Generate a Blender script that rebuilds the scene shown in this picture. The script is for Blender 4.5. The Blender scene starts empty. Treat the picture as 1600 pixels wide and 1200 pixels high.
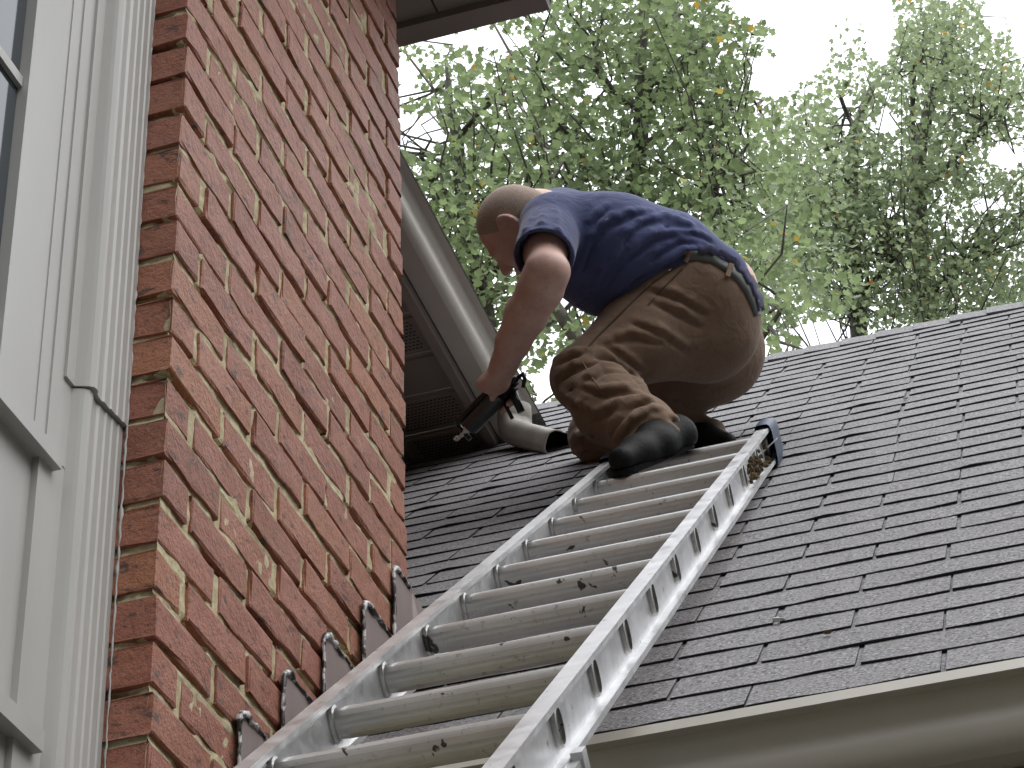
import bpy, bmesh, math, random
import numpy as np
from mathutils import Vector, Matrix, Euler

random.seed(7); rng = np.random.default_rng(7)
SC = bpy.context.scene
COL = SC.collection

# ------------------------------------------------------------------ camera
CAM_LOC = np.array([1.31726, -2.73809, 1.60]); CAM_ROT = (2.195569, 0.041665, 0.300505); FPX = 3690.9
cd = bpy.data.cameras.new('camera'); cam = bpy.data.objects.new('camera', cd); COL.objects.link(cam)
cam.location = CAM_LOC; cam.rotation_euler = CAM_ROT
cd.sensor_width = 36.0; cd.lens = FPX / 1600 * 36; cd.clip_start = 0.05; cd.clip_end = 800
SC.camera = cam
RM = np.array(Euler(CAM_ROT, 'XYZ').to_matrix())

# ------------------------------------------------------------------ sky, sun, exposure
SUN_EL, SUN_AZ = math.radians(58), math.radians(105)     # azimuth measured from +y towards +x
w = bpy.data.worlds.new('World'); SC.world = w; w.use_nodes = True
nt = w.node_tree; nt.nodes.clear()
sky = nt.nodes.new('ShaderNodeTexSky'); sky.sky_type = 'NISHITA'; sky.sun_disc = False
sky.sun_elevation = SUN_EL; sky.sun_rotation = SUN_AZ; sky.air_density = 1.0; sky.dust_density = 4.0; sky.ozone_density = 1.0
hs = nt.nodes.new('ShaderNodeHueSaturation'); hs.inputs['Saturation'].default_value = 0.25
mx = nt.nodes.new('ShaderNodeMix'); mx.data_type = 'RGBA'; mx.inputs[0].default_value = 0.8
mx.inputs[7].default_value = (11.2, 11.5, 12.0, 1)       # the even white of a closed cloud layer
bg = nt.nodes.new('ShaderNodeBackground'); bg.inputs['Strength'].default_value = 0.12
wo = nt.nodes.new('ShaderNodeOutputWorld')
nt.links.new(sky.outputs[0], hs.inputs['Color']); nt.links.new(hs.outputs[0], mx.inputs[6])
nt.links.new(mx.outputs[2], bg.inputs[0]); nt.links.new(bg.outputs[0], wo.inputs[0])
sd = bpy.data.lights.new('sun', 'SUN'); sd.energy = 0.7; sd.angle = math.radians(60); sd.color = (1, 0.97, 0.92)
so = bpy.data.objects.new('sun', sd); COL.objects.link(so)
sv = Vector((math.sin(SUN_AZ) * math.cos(SUN_EL), math.cos(SUN_AZ) * math.cos(SUN_EL), math.sin(SUN_EL)))
so.rotation_euler = sv.to_track_quat('Z', 'Y').to_euler(); so.location = sv * 40
SC.view_settings.view_transform = 'Standard'; SC.view_settings.look = 'None'
SC.view_settings.exposure = 0.85; SC.view_settings.gamma = 1.0; SC.view_settings.use_curve_mapping = False

# ------------------------------------------------------------------ survey helpers (1600 x 1200 photo pixels -> places)
def ray(px, py): return RM @ np.array([(px - 800) / FPX, (600 - py) / FPX, -1.0])
def at(px, py, d): return CAM_LOC + ray(px, py) * d
def hit(px, py, ax, val):
    d = ray(px, py); return CAM_LOC + d * ((val - CAM_LOC[ax]) / d[ax])
def proj(P):
    d = (np.atleast_2d(np.asarray(P, float)) - CAM_LOC) @ RM
    return np.stack([800 + FPX * d[:, 0] / -d[:, 2], 600 - FPX * d[:, 1] / -d[:, 2]], 1)

# ------------------------------------------------------------------ materials
MATS = {}
class NB:
    def __init__(s, name):
        s.m = bpy.data.materials.new(name); s.m.use_nodes = True; s.t = s.m.node_tree; s.n = s.t.nodes
        s.b = s.n['Principled BSDF']; s.out = s.n['Material Output']; MATS[name] = s.m
        s.tc = s.n.new('ShaderNodeTexCoord')
    def link(s, a, b): s.t.links.new(a, b)
    def coord(s, kind='Object', scale=None, rand=False):
        o = s.tc.outputs[kind]
        if rand:
            oi = s.n.new('ShaderNodeObjectInfo'); k = s.n.new('ShaderNodeMath'); k.operation = 'MULTIPLY'; k.inputs[1].default_value = 37.0
            s.link(oi.outputs['Random'], k.inputs[0]); v = s.n.new('ShaderNodeVectorMath'); v.operation = 'ADD'
            s.link(o, v.inputs[0]); s.link(k.outputs[0], v.inputs[1]); o = v.outputs[0]
        if scale is not None:
            mp = s.n.new('ShaderNodeMapping'); mp.inputs['Scale'].default_value = scale; s.link(o, mp.inputs[0]); o = mp.outputs[0]
        return o
    def noise(s, scale, co=None, detail=4, rough=.55, dist=0.0):
        x = s.n.new('ShaderNodeTexNoise'); x.inputs['Scale'].default_value = scale; x.inputs['Detail'].default_value = detail
        x.inputs['Roughness'].default_value = rough; x.inputs['Distortion'].default_value = dist
        s.link(co if co is not None else s.tc.outputs['Object'], x.inputs['Vector']); return x.outputs['Fac']
    def ramp(s, fac, stops):
        r = s.n.new('ShaderNodeValToRGB'); e = r.color_ramp.elements
        while len(e) < len(stops): e.new(0.5)
        for el, (p, c) in zip(e, stops):
            el.position = p; el.color = (*c, 1) if not isinstance(c, (int, float)) else (c, c, c, 1)
        s.link(fac, r.inputs[0]); return r.outputs[0]
    def mix(s, a, b, fac, mode='MIX'):
        x = s.n.new('ShaderNodeMix'); x.data_type = 'RGBA'; x.blend_type = mode
        for v, i in ((fac, 0), (a, 6), (b, 7)):
            if hasattr(v, 'links'): s.link(v, x.inputs[i])
            else: x.inputs[i].default_value = v if i == 0 else (*v, 1)
        return x.outputs[2]
    def rnd(s):
        oi = s.n.new('ShaderNodeObjectInfo'); g = s.n.new('ShaderNodeNewGeometry'); a = s.n.new('ShaderNodeMath'); a.operation = 'ADD'
        s.link(oi.outputs['Random'], a.inputs[0]); s.link(g.outputs['Random Per Island'], a.inputs[1])
        f = s.n.new('ShaderNodeMath'); f.operation = 'FRACT'; s.link(a.outputs[0], f.inputs[0]); return f.outputs[0]
    def bump(s, h, strength=.3, dist=.01):
        x = s.n.new('ShaderNodeBump'); x.inputs['Strength'].default_value = strength; x.inputs['Distance'].default_value = dist
        s.link(h, x.inputs['Height'])
        if s.b.inputs['Normal'].links: s.link(s.b.inputs['Normal'].links[0].from_socket, x.inputs['Normal'])
        s.link(x.outputs[0], s.b.inputs['Normal'])
    def set(s, col=None, rough=None, metal=None, spec=None):
        for v, k in ((col, 'Base Color'), (rough, 'Roughness'), (metal, 'Metallic'), (spec, 'Specular IOR Level')):
            if v is None: continue
            if hasattr(v, 'links'): s.link(v, s.b.inputs[k])
            else: s.b.inputs[k].default_value = (*v, 1) if isinstance(v, tuple) else v
        return s

def m_plain(name, col, rough=.5, metal=0., var=.12, vscale=9., bump=0., bscale=60., spec=.5):
    q = NB(name); f = q.noise(vscale, detail=5)
    lo = tuple(c * (1 - var) for c in col); hi = tuple(min(1, c * (1 + var)) for c in col)
    q.set(q.ramp(f, [(.3, lo), (.7, hi)]), rough, metal, spec)
    if bump: q.bump(q.noise(bscale, detail=3), bump, .004)
    return q.m

def build_materials():
    # brick: fired clay, chipped and mottled
    q = NB('brick_clay'); co = q.coord(rand=True); r = q.rnd()
    c = q.ramp(r, [(0, (.235, .072, .038)), (.35, (.31, .100, .055)), (.7, (.285, .094, .057)), (1, (.34, .125, .055))])
    c = q.mix(c, (.38, .15, .100), q.ramp(q.noise(9, co, 5), [(.45, 0.), (.7, .7)]))
    c = q.mix(c, (.29, .105, .04), q.ramp(q.noise(14, co, 3), [(.58, 0.), (.72, .55)]))
    c = q.mix(c, (.045, .02, .017), q.ramp(q.noise(24, q.coord(rand=True, scale=(1, 1, 2.2)), 6, .65), [(.57, 0.), (.65, .85)]))
    c = q.mix(c, (.08, .038, .032), q.ramp(q.noise(130, co, 3), [(.57, 0.), (.68, .65)]))
    q.set(c, .55, 0, .5); q.b.inputs['Sheen Weight'].default_value = .15; q.b.inputs['Sheen Roughness'].default_value = .5; q.b.inputs['Sheen Tint'].default_value = (1, .83, .74, 1)
    q.bump(q.noise(160, co, 4), .40, .003); q.bump(q.noise(34, co, 6, .7), .75, .009)
    # mortar: sandy
    q = NB('mortar'); f = q.noise(60, detail=6, rough=.7)
    c = q.ramp(f, [(.3, (.36, .30, .18)), (.55, (.54, .47, .31)), (.75, (.70, .64, .48))])
    c = q.mix(c, (.13, .10, .05), q.ramp(q.noise(7, detail=4), [(.55, 0.), (.75, .5)]))
    q.set(c, .95, 0, .2); q.bump(q.noise(420, detail=3), .5, .003)
    # asphalt shingle granules
    q = NB('shingle_granules'); co = q.coord(rand=True); r = q.rnd()
    c = q.ramp(r, [(0, (.185, .181, .192)), (.5, (.205, .20, .211)), (1, (.226, .221, .232))])
    g = q.noise(170, co, 1, .6)
    c = q.mix(c, (.46, .45, .435), q.ramp(g, [(.55, 0.), (.66, .85)]))
    c = q.mix(c, (.045, .045, .052), q.ramp(q.noise(150, co, 1, .6), [(.52, 0.), (.64, .9)]))
    c = q.mix(c, (.23, .223, .23), q.ramp(q.noise(5, q.tc.outputs['Generated'], 4), [(.4, 0.), (.7, .5)]))
    c = q.mix(c, (.22, .21, .195), q.ramp(q.noise(22, co, 5, .7), [(.5, 0.), (.75, .45)]))
    q.set(c, .88, 0, .45); q.bump(q.noise(520, co, 2, .7), .55, .002)
    m_plain('asphalt_edge', (.016, .016, .018), .9, bump=.3, bscale=300)
    # painted and bare metals
    q = NB('white_paint'); c = q.ramp(q.noise(6, q.coord(scale=(1, 1, .25)), 5), [(.3, (.41, .40, .385)), (.7, (.47, .46, .445))])
    c = q.mix(c, (.32, .295, .26), q.ramp(q.noise(2.2, q.coord(scale=(1, 1, .4)), 4), [(.55, 0.), (.8, .35)]))
    q.set(c, .38, 0, .5); q.bump(q.noise(40, detail=4), .08, .002)
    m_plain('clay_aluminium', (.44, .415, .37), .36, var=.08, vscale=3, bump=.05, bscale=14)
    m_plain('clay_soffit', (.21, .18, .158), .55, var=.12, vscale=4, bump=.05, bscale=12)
    m_plain('clay_downspout', (.26, .243, .212), .4, var=.16, vscale=11, bump=.1, bscale=40)
    q = NB('ladder_aluminium'); f = q.noise(16, q.coord(scale=(1, 1, 1)), 6, .7)
    c = q.ramp(f, [(.25, (.58, .58, .59)), (.6, (.76, .76, .77)), (.8, (.84, .84, .84))])
    c = q.mix(c, (.16, .15, .135), q.ramp(q.noise(34, None, 5, .7), [(.63, 0.), (.70, .75)]))
    q.set(c, q.ramp(q.noise(30, None, 4), [(.3, .30), (.7, .5)]), .85, .5); q.bump(q.noise(60, detail=5), .08, .002)
    q = NB('rung_aluminium'); f = q.noise(12, q.coord(scale=(.35, 1, 1)), 6, .7)
    c = q.ramp(f, [(.25, (.45, .44, .425)), (.6, (.62, .61, .595)), (.8, (.74, .735, .725))])
    c = q.mix(c, (.05, .045, .042), q.ramp(q.noise(30, q.coord(rand=True), 3, .6, .6), [(.655, 0.), (.68, .95)]))
    c = q.mix(c, (.2, .18, .16), q.ramp(q.noise(70, q.coord(rand=True), 4, .7), [(.6, 0.), (.7, .6)]))
    q.set(c, .36, .75, .5); q.bump(q.noise(80, detail=3), .06, .002)
    m_plain('flashing_metal', (.30, .245, .235), .42, .1, var=.12, vscale=7, bump=.06, bscale=20)
    q = NB('sealant'); c = q.ramp(q.noise(38, detail=4, rough=.6), [(.42, (.015, .015, .016)), (.48, (.05, .05, .052)), (.54, (.62, .62, .62))])
    q.set(c, .3, 0, .6); q.bump(q.noise(120), .3, .004)
    m_plain('blue_rubber', (.035, .055, .095), .5, var=.5, vscale=20, bump=.2, bscale=60)
    m_plain('dark_glass', (.035, .045, .055), .08, var=.1, vscale=1, spec=.7)
    m_plain('shadow_gap', (.02, .018, .016), .9)
    m_plain('perforation', (.012, .011, .010), .9)
    m_plain('dried_mud', (.12, .085, .04), .95, var=.5, vscale=60, bump=.6, bscale=200)
    m_plain('white_chip', (.8, .8, .78), .6)
    q = NB('lawn'); c = q.ramp(q.noise(40, q.tc.outputs['Object'], 6), [(.3, (.03, .045, .018)), (.7, (.06, .08, .03))]); q.set(c, .95); q.bump(q.noise(90), .5, .03)
    m_plain('driveway_asphalt', (.06, .06, .062), .9, var=.15, vscale=2, bump=.2, bscale=80)
    m_plain('siding', (.45, .42, .37), .6)
build_materials()

# ------------------------------------------------------------------ object helpers
def tag(o, label=None, cat=None, group=None, kind=None):
    for k, v in (('label', label), ('category', cat), ('group', group), ('kind', kind)):
        if v: o[k] = v
    return o
def empty(name, loc=(0, 0, 0), **kw):
    o = bpy.data.objects.new(name, None); o.location = loc; o.empty_display_size = .1; COL.objects.link(o); return tag(o, **kw)
def link(name, me, parent=None, loc=None, **kw):
    o = bpy.data.objects.new(name, me); COL.objects.link(o)
    if loc is not None: o.location = loc
    if parent is not None:
        o.parent = parent
        o.matrix_parent_inverse = (Matrix.Translation(parent.location) if parent.parent is None else Matrix.Translation(ROOTLOC(parent))).inverted()
    return tag(o, **kw)
def ROOTLOC(p):
    v = Vector((0, 0, 0)); m = Matrix.Identity(4); chain = []
    while p is not None: chain.append(p); p = p.parent
    for q in reversed(chain):
        m = m @ q.matrix_parent_inverse @ Matrix.LocRotScale(q.location, q.rotation_euler, q.scale) if q.parent else Matrix.LocRotScale(q.location, q.rotation_euler, q.scale)
    return m.translation
class MB:
    """collects vertices and faces; build() links them as ONE mesh object given in world coordinates"""
    def __init__(s): s.v = []; s.f = []; s.mi = []; s.sm = []
    def face(s, pts, mi=0, smooth=False):
        b = len(s.v); s.v += [tuple(map(float, p)) for p in pts]; s.f.append(tuple(range(b, b + len(pts)))); s.mi.append(mi); s.sm.append(smooth)
    def mesh(s, verts, faces, mi=0, smooth=False):
        b = len(s.v); s.v += [tuple(map(float, p)) for p in verts]
        for f in faces: s.f.append(tuple(i + b for i in f)); s.mi.append(mi); s.sm.append(smooth)
    def box(s, lo, hi, mi=0):
        x0, y0, z0 = lo; x1, y1, z1 = hi
        s.mesh([(x0,y0,z0),(x1,y0,z0),(x1,y1,z0),(x0,y1,z0),(x0,y0,z1),(x1,y0,z1),(x1,y1,z1),(x0,y1,z1)],
               [(3,2,1,0),(4,5,6,7),(0,1,5,4),(1,2,6,5),(2,3,7,6),(3,0,4,7)], mi)
    def obox(s, o, ax, ay, az, mi=0):
        """box from corner o with edge vectors"""
        o, ax, ay, az = (np.array(q, float) for q in (o, ax, ay, az))
        v = [o, o+ax, o+ax+ay, o+ay, o+az, o+ax+az, o+ax+ay+az, o+ay+az]
        s.mesh(v, [(3,2,1,0),(4,5,6,7),(0,1,5,4),(1,2,6,5),(2,3,7,6),(3,0,4,7)], mi)
    def tube(s, pts, rad, n=10, mi=0, cap=True, smooth=True, flat=None):
        pts = [np.array(p, float) for p in pts]; rad = rad if hasattr(rad, '__len__') else [rad] * len(pts)
        rings = []; up = None
        for i, p in enumerate(pts):
            t = pts[min(i+1, len(pts)-1)] - pts[max(i-1, 0)]; t = t / (np.linalg.norm(t) + 1e-12)
            if up is None:
                a = np.array([0, 0, 1.]) if abs(t[2]) < .9 else np.array([1., 0, 0])
            else: a = up
            u = a - t * (a @ t); u /= np.linalg.norm(u) + 1e-12; up = u; w_ = np.cross(t, u)
            rings.append([p + rad[i] * (math.cos(2*math.pi*k/n) * u + math.sin(2*math.pi*k/n) * w_) for k in range(n)])
        b = len(s.v)
        for r in rings: s.v += [tuple(map(float, q)) for q in r]
        for i in range(len(rings) - 1):
            for k in range(n):
                s.f.append((b+i*n+k, b+i*n+(k+1)%n, b+(i+1)*n+(k+1)%n, b+(i+1)*n+k)); s.mi.append(mi); s.sm.append(smooth)
        if cap:
            s.f.append(tuple(b + k for k in range(n))[::-1]); s.mi.append(mi); s.sm.append(False)
            s.f.append(tuple(b + (len(rings)-1)*n + k for k in range(n))); s.mi.append(mi); s.sm.append(False)
    def extrude(s, prof, a, b, mi=0, closed=False, smooth=False, caps=False):
        """profile: list of 3-vectors (world offsets) swept from point a to point b"""
        a, b = np.array(a, float), np.array(b, float); n = len(prof); P = [np.array(p, float) for p in prof]
        v = [a + p for p in P] + [b + p for p in P]
        f = [(i, (i+1) % n, n + (i+1) % n, n + i) for i in range(n if closed else n - 1)]
        s.mesh(v, f, mi, smooth)
        if caps: s.mesh(v[:n], [tuple(range(n))[::-1]], mi); s.mesh(v[n:], [tuple(range(n))], mi)
    def to_mesh(s, name, mats, origin=(0, 0, 0)):
        me = bpy.data.meshes.new(name); o = np.array(origin, float)
        me.from_pydata([tuple(np.array(p) - o) for p in s.v], [], s.f)
        for m in (mats if isinstance(mats, (list, tuple)) else [mats]): me.materials.append(MATS[m])
        me.polygons.foreach_set('material_index', s.mi); me.polygons.foreach_set('use_smooth', s.sm); me.update(); return me
    def build(s, name, mats, parent=None, fix=True, **kw):
        me = s.to_mesh(name, mats)
        if fix:
            bm = bmesh.new(); bm.from_mesh(me); bmesh.ops.remove_doubles(bm, verts=bm.verts, dist=1e-6)
            bmesh.ops.recalc_face_normals(bm, faces=bm.faces); bm.to_mesh(me); bm.free()
        o = bpy.data.objects.new(name, me); COL.objects.link(o)
        if parent is not None: o.parent = parent; o.matrix_parent_inverse = PINV(parent)
        return tag(o, **kw)
_pinv = {}
def PINV(p):
    if p.name not in _pinv: _pinv[p.name] = Matrix.Translation(ROOTLOC(p)).inverted()
    return _pinv[p.name]
def piece(name, me, parent, M):
    """a repeated piece: shared mesh data, placed by world matrix M"""
    o = bpy.data.objects.new(name, me); COL.objects.link(o); o.parent = parent; o.matrix_parent_inverse = PINV(parent)
    o.matrix_basis = M; return o
# ================================================================== SETTING: ground
g = MB(); g.face([(-90, -90, 0), (90, -90, 0), (90, 90, 0), (-90, 90, 0)]); g.build('ground', 'lawn', kind='structure')
g = MB(); g.face([(.7, -14, .004), (7, -14, .004), (7, .75, .004), (.7, .75, .004)]); g.build('driveway', 'driveway_asphalt', kind='structure')

# ================================================================== BRICK HOUSE
ZO, CH, HB, W0, WL = 3.16347, .079817, .119784, .096624, 1.151157     # course datum, course height, half brick, first joint, pier width
JT = .0150                                                           # mortar joint
EAVE_Z = 5.90
house = empty('brick_house', (-3, 0, 0), label='two storey red brick house with white trimmed window and clay coloured eaves', cat='house')

def rough_grid(u0, u1, v0, v1, step, depth, fn, mi=0):
    nu, nv = max(1, int((u1-u0)/step)), max(1, int((v1-v0)/step))
    U, V = np.meshgrid(np.linspace(u0, u1, nu+1), np.linspace(v0, v1, nv+1), indexing='ij')
    D = depth(U, V); P = [fn(u, v, d) for u, v, d in zip(U.ravel(), V.ravel(), D.ravel())]
    F = [(i*(nv+1)+j, (i+1)*(nv+1)+j, (i+1)*(nv+1)+j+1, i*(nv+1)+j+1) for i in range(nu) for j in range(nv)]
    return P, F
def vnoise(U, V, s, seed):
    """cheap smooth value noise on a lattice of size s"""
    r = np.random.default_rng(seed); L = r.random((64, 64)); a, b = U/s, V/s
    i, j = np.floor(a).astype(int), np.floor(b).astype(int); fa, fb = a-i, b-j; fa = fa*fa*(3-2*fa); fb = fb*fb*(3-2*fb)
    g_ = lambda x, y: L[x % 64, y % 64]
    return (g_(i,j)*(1-fa)+g_(i+1,j)*fa)*(1-fb) + (g_(i,j+1)*(1-fa)+g_(i+1,j+1)*fa)*fb
def mortar_depth(U, V):
    k = (V - ZO) / CH; ph = (k - np.floor(k)) * CH                  # height above the course datum
    low = np.exp(-((ph - .001) / .0035) ** 2) + np.exp(-((ph - CH) / .0035) ** 2)   # struck lower lip of each bed joint
    n1, n2 = vnoise(U, V, .035, 3), vnoise(U, V, .011, 4)
    deep = np.clip(vnoise(U, V, .075, 5) - .46, 0, .25) * .11
    return -.0053 + .0040 * (n1 - .5) + .0020 * (n2 - .5) + .0042 * low * vnoise(U, V, .06, 6) - deep * np.exp(-((ph - .0105) / .0048) ** 2)
mb = MB()
P, F = rough_grid(0, WL - .004, 2.2, 5.93, .0065, mortar_depth, lambda u, v, d: (d, u, v)); mb.mesh(P, F)
P, F = rough_grid(-.09, -.006, 2.2, 5.93, .0065, mortar_depth, lambda u, v, d: (u, -d, v)); mb.mesh(P, F)
mb.box((-.75, .0125, 0), (-.045, WL - .012, 2.2)); mb.box((-.75, .05, 2.2), (-.045, WL - .012, 5.93))
wall = mb.build('brick_wall', 'mortar', house, fix=False)

def brick_mesh(L, seed, H=CH - JT, D=.088):
    """a hand-worn brick, face at x = 0, left end at y = 0, bottom at z = 0; back left off where the mortar holds it"""
    r = np.random.default_rng(seed); ny, nz = (6 if L > .15 else 4), 3
    e = .0035; ys = np.r_[0, np.linspace(e, L - e, ny - 1), L]; zs = np.array([0, e, H - e, H])
    V = {}; verts = []; faces = []
    def vert(i, j, k):
        if (i, j, k) not in V:
            edge = (j in (0, ny)) + (k in (0, nz)); x = -D * (1 - i); y, z = ys[j], zs[k]
            if i == 1:
                x += r.normal(0, .0005) - (.0016 + abs(r.normal(0, .0006)) if edge else 0)
                y += r.normal(0, .0016); z += r.normal(0, .0019)
                if edge and r.random() < .16: x -= r.uniform(.002, .007); z += (.004 if k == 0 else -.004 if k == nz else 0); y += (.004 if j == 0 else -.004 if j == ny else 0)
            V[i, j, k] = len(verts); verts.append((x, y, z))
        return V[i, j, k]
    for j in range(ny):
        for k in range(nz): faces.append((vert(1, j, k), vert(1, j+1, k), vert(1, j+1, k+1), vert(1, j, k+1)))
        faces.append((vert(0, j, 0), vert(0, j+1, 0), vert(1, j+1, 0), vert(1, j, 0)))
        faces.append((vert(0, j, nz), vert(1, j, nz), vert(1, j+1, nz), vert(0, j+1, nz)))
    for k in range(nz):
        faces.append((vert(0, 0, k), vert(1, 0, k), vert(1, 0, k+1), vert(0, 0, k+1)))
        faces.append((vert(0, ny, k), vert(0, ny, k+1), vert(1, ny, k+1), vert(1, ny, k)))
    me = bpy.data.meshes.new('brick'); me.from_pydata(verts, [], faces); me.materials.append(MATS['brick_clay'])
    me.update(); return me
def lengths(k):
    js = list(range(0, 9, 2)) if k % 2 else list(range(1, 9, 2))
    ed = [0] + [W0 + j * HB for j in js] + [WL]
    return [(ed[i] + (.0100 if i else 0), ed[i+1] - (.0095 if i < len(ed)-2 else 0)) for i in range(len(ed)-1)]
kinds = {}
for k in range(-3, 35):
    z = ZO + k * CH + JT
    if z + CH > 5.95: break
    for (a, b) in lengths(k):
        L = round(b - a, 3)
        if L not in kinds: kinds[L] = [brick_mesh(L, 100 + len(kinds) * 10 + q_) for q_ in range(7 if L > .22 else 5)]
        M = Matrix.Translation((random.uniform(-.0035, .003), a + random.uniform(-.002, .002), z + random.uniform(-.002, .002))) @ Euler((random.uniform(-.008, .008), 0, random.uniform(-.01, .01))).to_matrix().to_4x4()
        piece('brick', random.choice(kinds[L]), wall, M)

# recessed main wall behind the pier and the house side left of the window: far, dark or out of view, bricks joined
def brick_field(name, parent, orient, u0, u1, z0, z1):
    m = MB(); k = 0; z = z0
    while z < z1 - .02:
        u = u0 - (HB if k % 2 else 0)
        while u < u1:
            a, b = max(u, u0), min(u + 2*HB - JT, u1)
            if b - a > .02:
                j = random.uniform(-.003, .002)
                if orient == 'x+': m.box((-.05, a, z), (0 + j, b, min(z + CH - JT, z1)))
                else: m.box((a, -.05, z), (b, 0 + j, min(z + CH - JT, z1)))
            u += 2*HB
        z += CH; k += 1
    return m
RWX = -.74
m = MB(); m.box((-6, WL - .004, 0), (RWX - .012, 12, 5.93)); m.build('recessed_wall', 'mortar', house)
m = brick_field('', None, 'x+', WL + .02, 6.0, 4.0, 5.9); m.v = [(x + RWX, y, z) for x, y, z in m.v]
m.build('recessed_brickwork', 'brick_clay', house, kind='stuff')
m = MB(); m.box((-6, -9, 0), (-.012, -1.62, 5.93)); m.box((-6, -1.62, 0), (-.14, .05, 5.93)); m.build('front_wall', 'mortar', house)
m = brick_field('', None, 'x+', -3.4, -1.62, 2.0, 5.9); m.build('front_brickwork', 'brick_clay', house, kind='stuff')

# ---- window: casing, moulding, rails, panels and panes, set back in the brick opening
win = MB(); X0c = -.100
win.box((-.135, -.345, 3.572), (X0c, -.110, 5.9)); win.box((-.1352, -.205, 1.9), (X0c - .001, -.110, 3.5715))
win.box((-.1375, -.196, 3.573), (X0c + .003, -.191, 5.9)); win.box((-.1385, -.232, 3.573), (X0c + .002, -.226, 5.9))
window = win.build('window', 'white_paint', house, label='white painted casing beside the brick opening')
def mould(z0, z1, dx, name):
    prof = [(-.118, .0035), (-.072, .0045), (-.0695, -.001), (-.0692, -.014), (-.0712, -.017), (-.0710, -.033), (-.0730, -.036), (-.0727, -.052),
            (-.0750, -.055), (-.0746, -.073), (-.0775, -.078), (-.0770, -.090), (-.0755, -.097), (-.0718, -.101), (-.0708, -.107), (-.0718, -.114), (-.078, -.119), (-.084, -.122), (-.0985, -.128), (-.0985, -.155), (-.12, -.155)]
    m = MB(); m.extrude([(x + dx, y, 0) for x, y in prof], (0, 0, z0), (0, 0, z1), caps=False)
    m.mesh([(x + dx, y, z0) for x, y in prof], [tuple(range(len(prof)))])
    return m.build(name, 'white_paint', window)
mould(3.722, 5.9, .0035, 'brick_moulding'); mould(1.9, 3.7195, -.004, 'brick_moulding')
m = MB(); random.seed(3)       # old sealant run down the joint between moulding and brick
zz = 2.4
pts = []
while zz < 5.8: pts.append((-.0668 + random.uniform(-.0010, .0012), -.0012 + random.uniform(-.0012, .0008), zz)); zz += .014
m.tube(pts, [random.uniform(.0010, .0024) * (1.9 if random.random() < .05 else 1) for _ in pts], 5); m.build('caulk_line', 'white_paint', window)
def rail(z0, z1, y1, name, x1):
    m = MB(); m.extrude([(-.13, -1.55, 0), (x1, -1.55, 0)], (0, 0, 0), (0, 0, 0)) if False else None
    m.box((-.13, -1.55, z0), (x1, y1, z1)); return m.build(name, 'white_paint', window)
rail(3.545, 3.572, -.163, 'rail', -.086); rail(3.092, 3.124, -.150, 'rail', -.085)
m = MB(); m.box((-.150, -1.55, 3.124), (-.112, -.205, 3.545)); m.build('panel', 'white_paint', window)
m = MB(); m.box((-.150, -1.55, 2.0), (-.112, -.205, 3.092)); m.build('panel', 'white_paint', window)
m = MB(); m.box((-.1405, -1.55, 3.573), (-.1125, -.346, 3.61)); m.build('sash', 'white_paint', window)
MZ0 = hit(24, 112, 0, -.11)[2]; MZ = [MZ0 - .47, MZ0, MZ0 + .47]
zs = [3.60] + MZ + [5.9]
for i in range(4):
    m = MB(); m.box((-.126, -1.5, zs[i] + .01), (-.118, -.346, zs[i+1] - .01)); m.build('pane', 'dark_glass', window)
for z in MZ:
    m = MB(); m.box((-.130, -1.5, z - .010), (-.110, -.3465, z + .010)); m.build('muntin', 'white_paint', window)

# ---- step flashing let into the pier where the lower roof dies against it
FL = [(.30, 3.36), (.472, 3.523), (.662, 3.694), (.860, 3.870), (1.042, 4.050)]
for i, (fy, fz) in enumerate(FL):
    y1 = FL[i+1][0] + .07 if i + 1 < len(FL) else WL + .004
    x = .0075 + .0022 * (i % 2)
    zb = 3.2828 + (fy - .4515) * .9075 - .03; zb1 = 3.2828 + (y1 - .4515) * .9075 - .03
    m = MB(); nn = 7
    top = [(x + random.uniform(-.0008, .0018), fy + (y1 - fy) * k / nn, fz + random.uniform(-.004, .004) - (.012 if k == 0 else 0)) for k in range(nn + 1)]
    bot = [(x, fy + (y1 - fy) * k / nn, zb + (zb1 - zb) * k / nn) for k in range(nn + 1)]
    for k in range(nn): m.face([bot[k], bot[k+1], top[k+1], top[k]])
    for k in range(nn): m.face([(p[0] - .0012, p[1], p[2]) for p in (top[k], top[k+1], bot[k+1], bot[k])])
    if i == len(FL) - 1:
        m.face([top[-1], (x + .022, y1 + .016, fz - .045), (x + .026, y1 + .026, zb1), bot[-1]])
    fo = m.build('step_flashing', 'flashing_metal', house, fix=False)
    m = MB(); pts = [(x + .001, fy + random.uniform(-.004, .002), fz - .17 + .17 * k / 12) for k in range(12)]
    pts += [(x + .002, fy + .004, fz - .006), (x + .003, fy + .02, fz + .002)] + [(x + .002, fy + (y1 - fy) * k / 16, fz + random.uniform(-.003, .003)) for k in range(2, 15)]
    m.tube(pts, [random.uniform(.002, .0048) * (1.6 if 10 < k < 16 else 1) for k in range(len(pts))], 7); m.build('sealant', 'sealant', fo)

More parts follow.
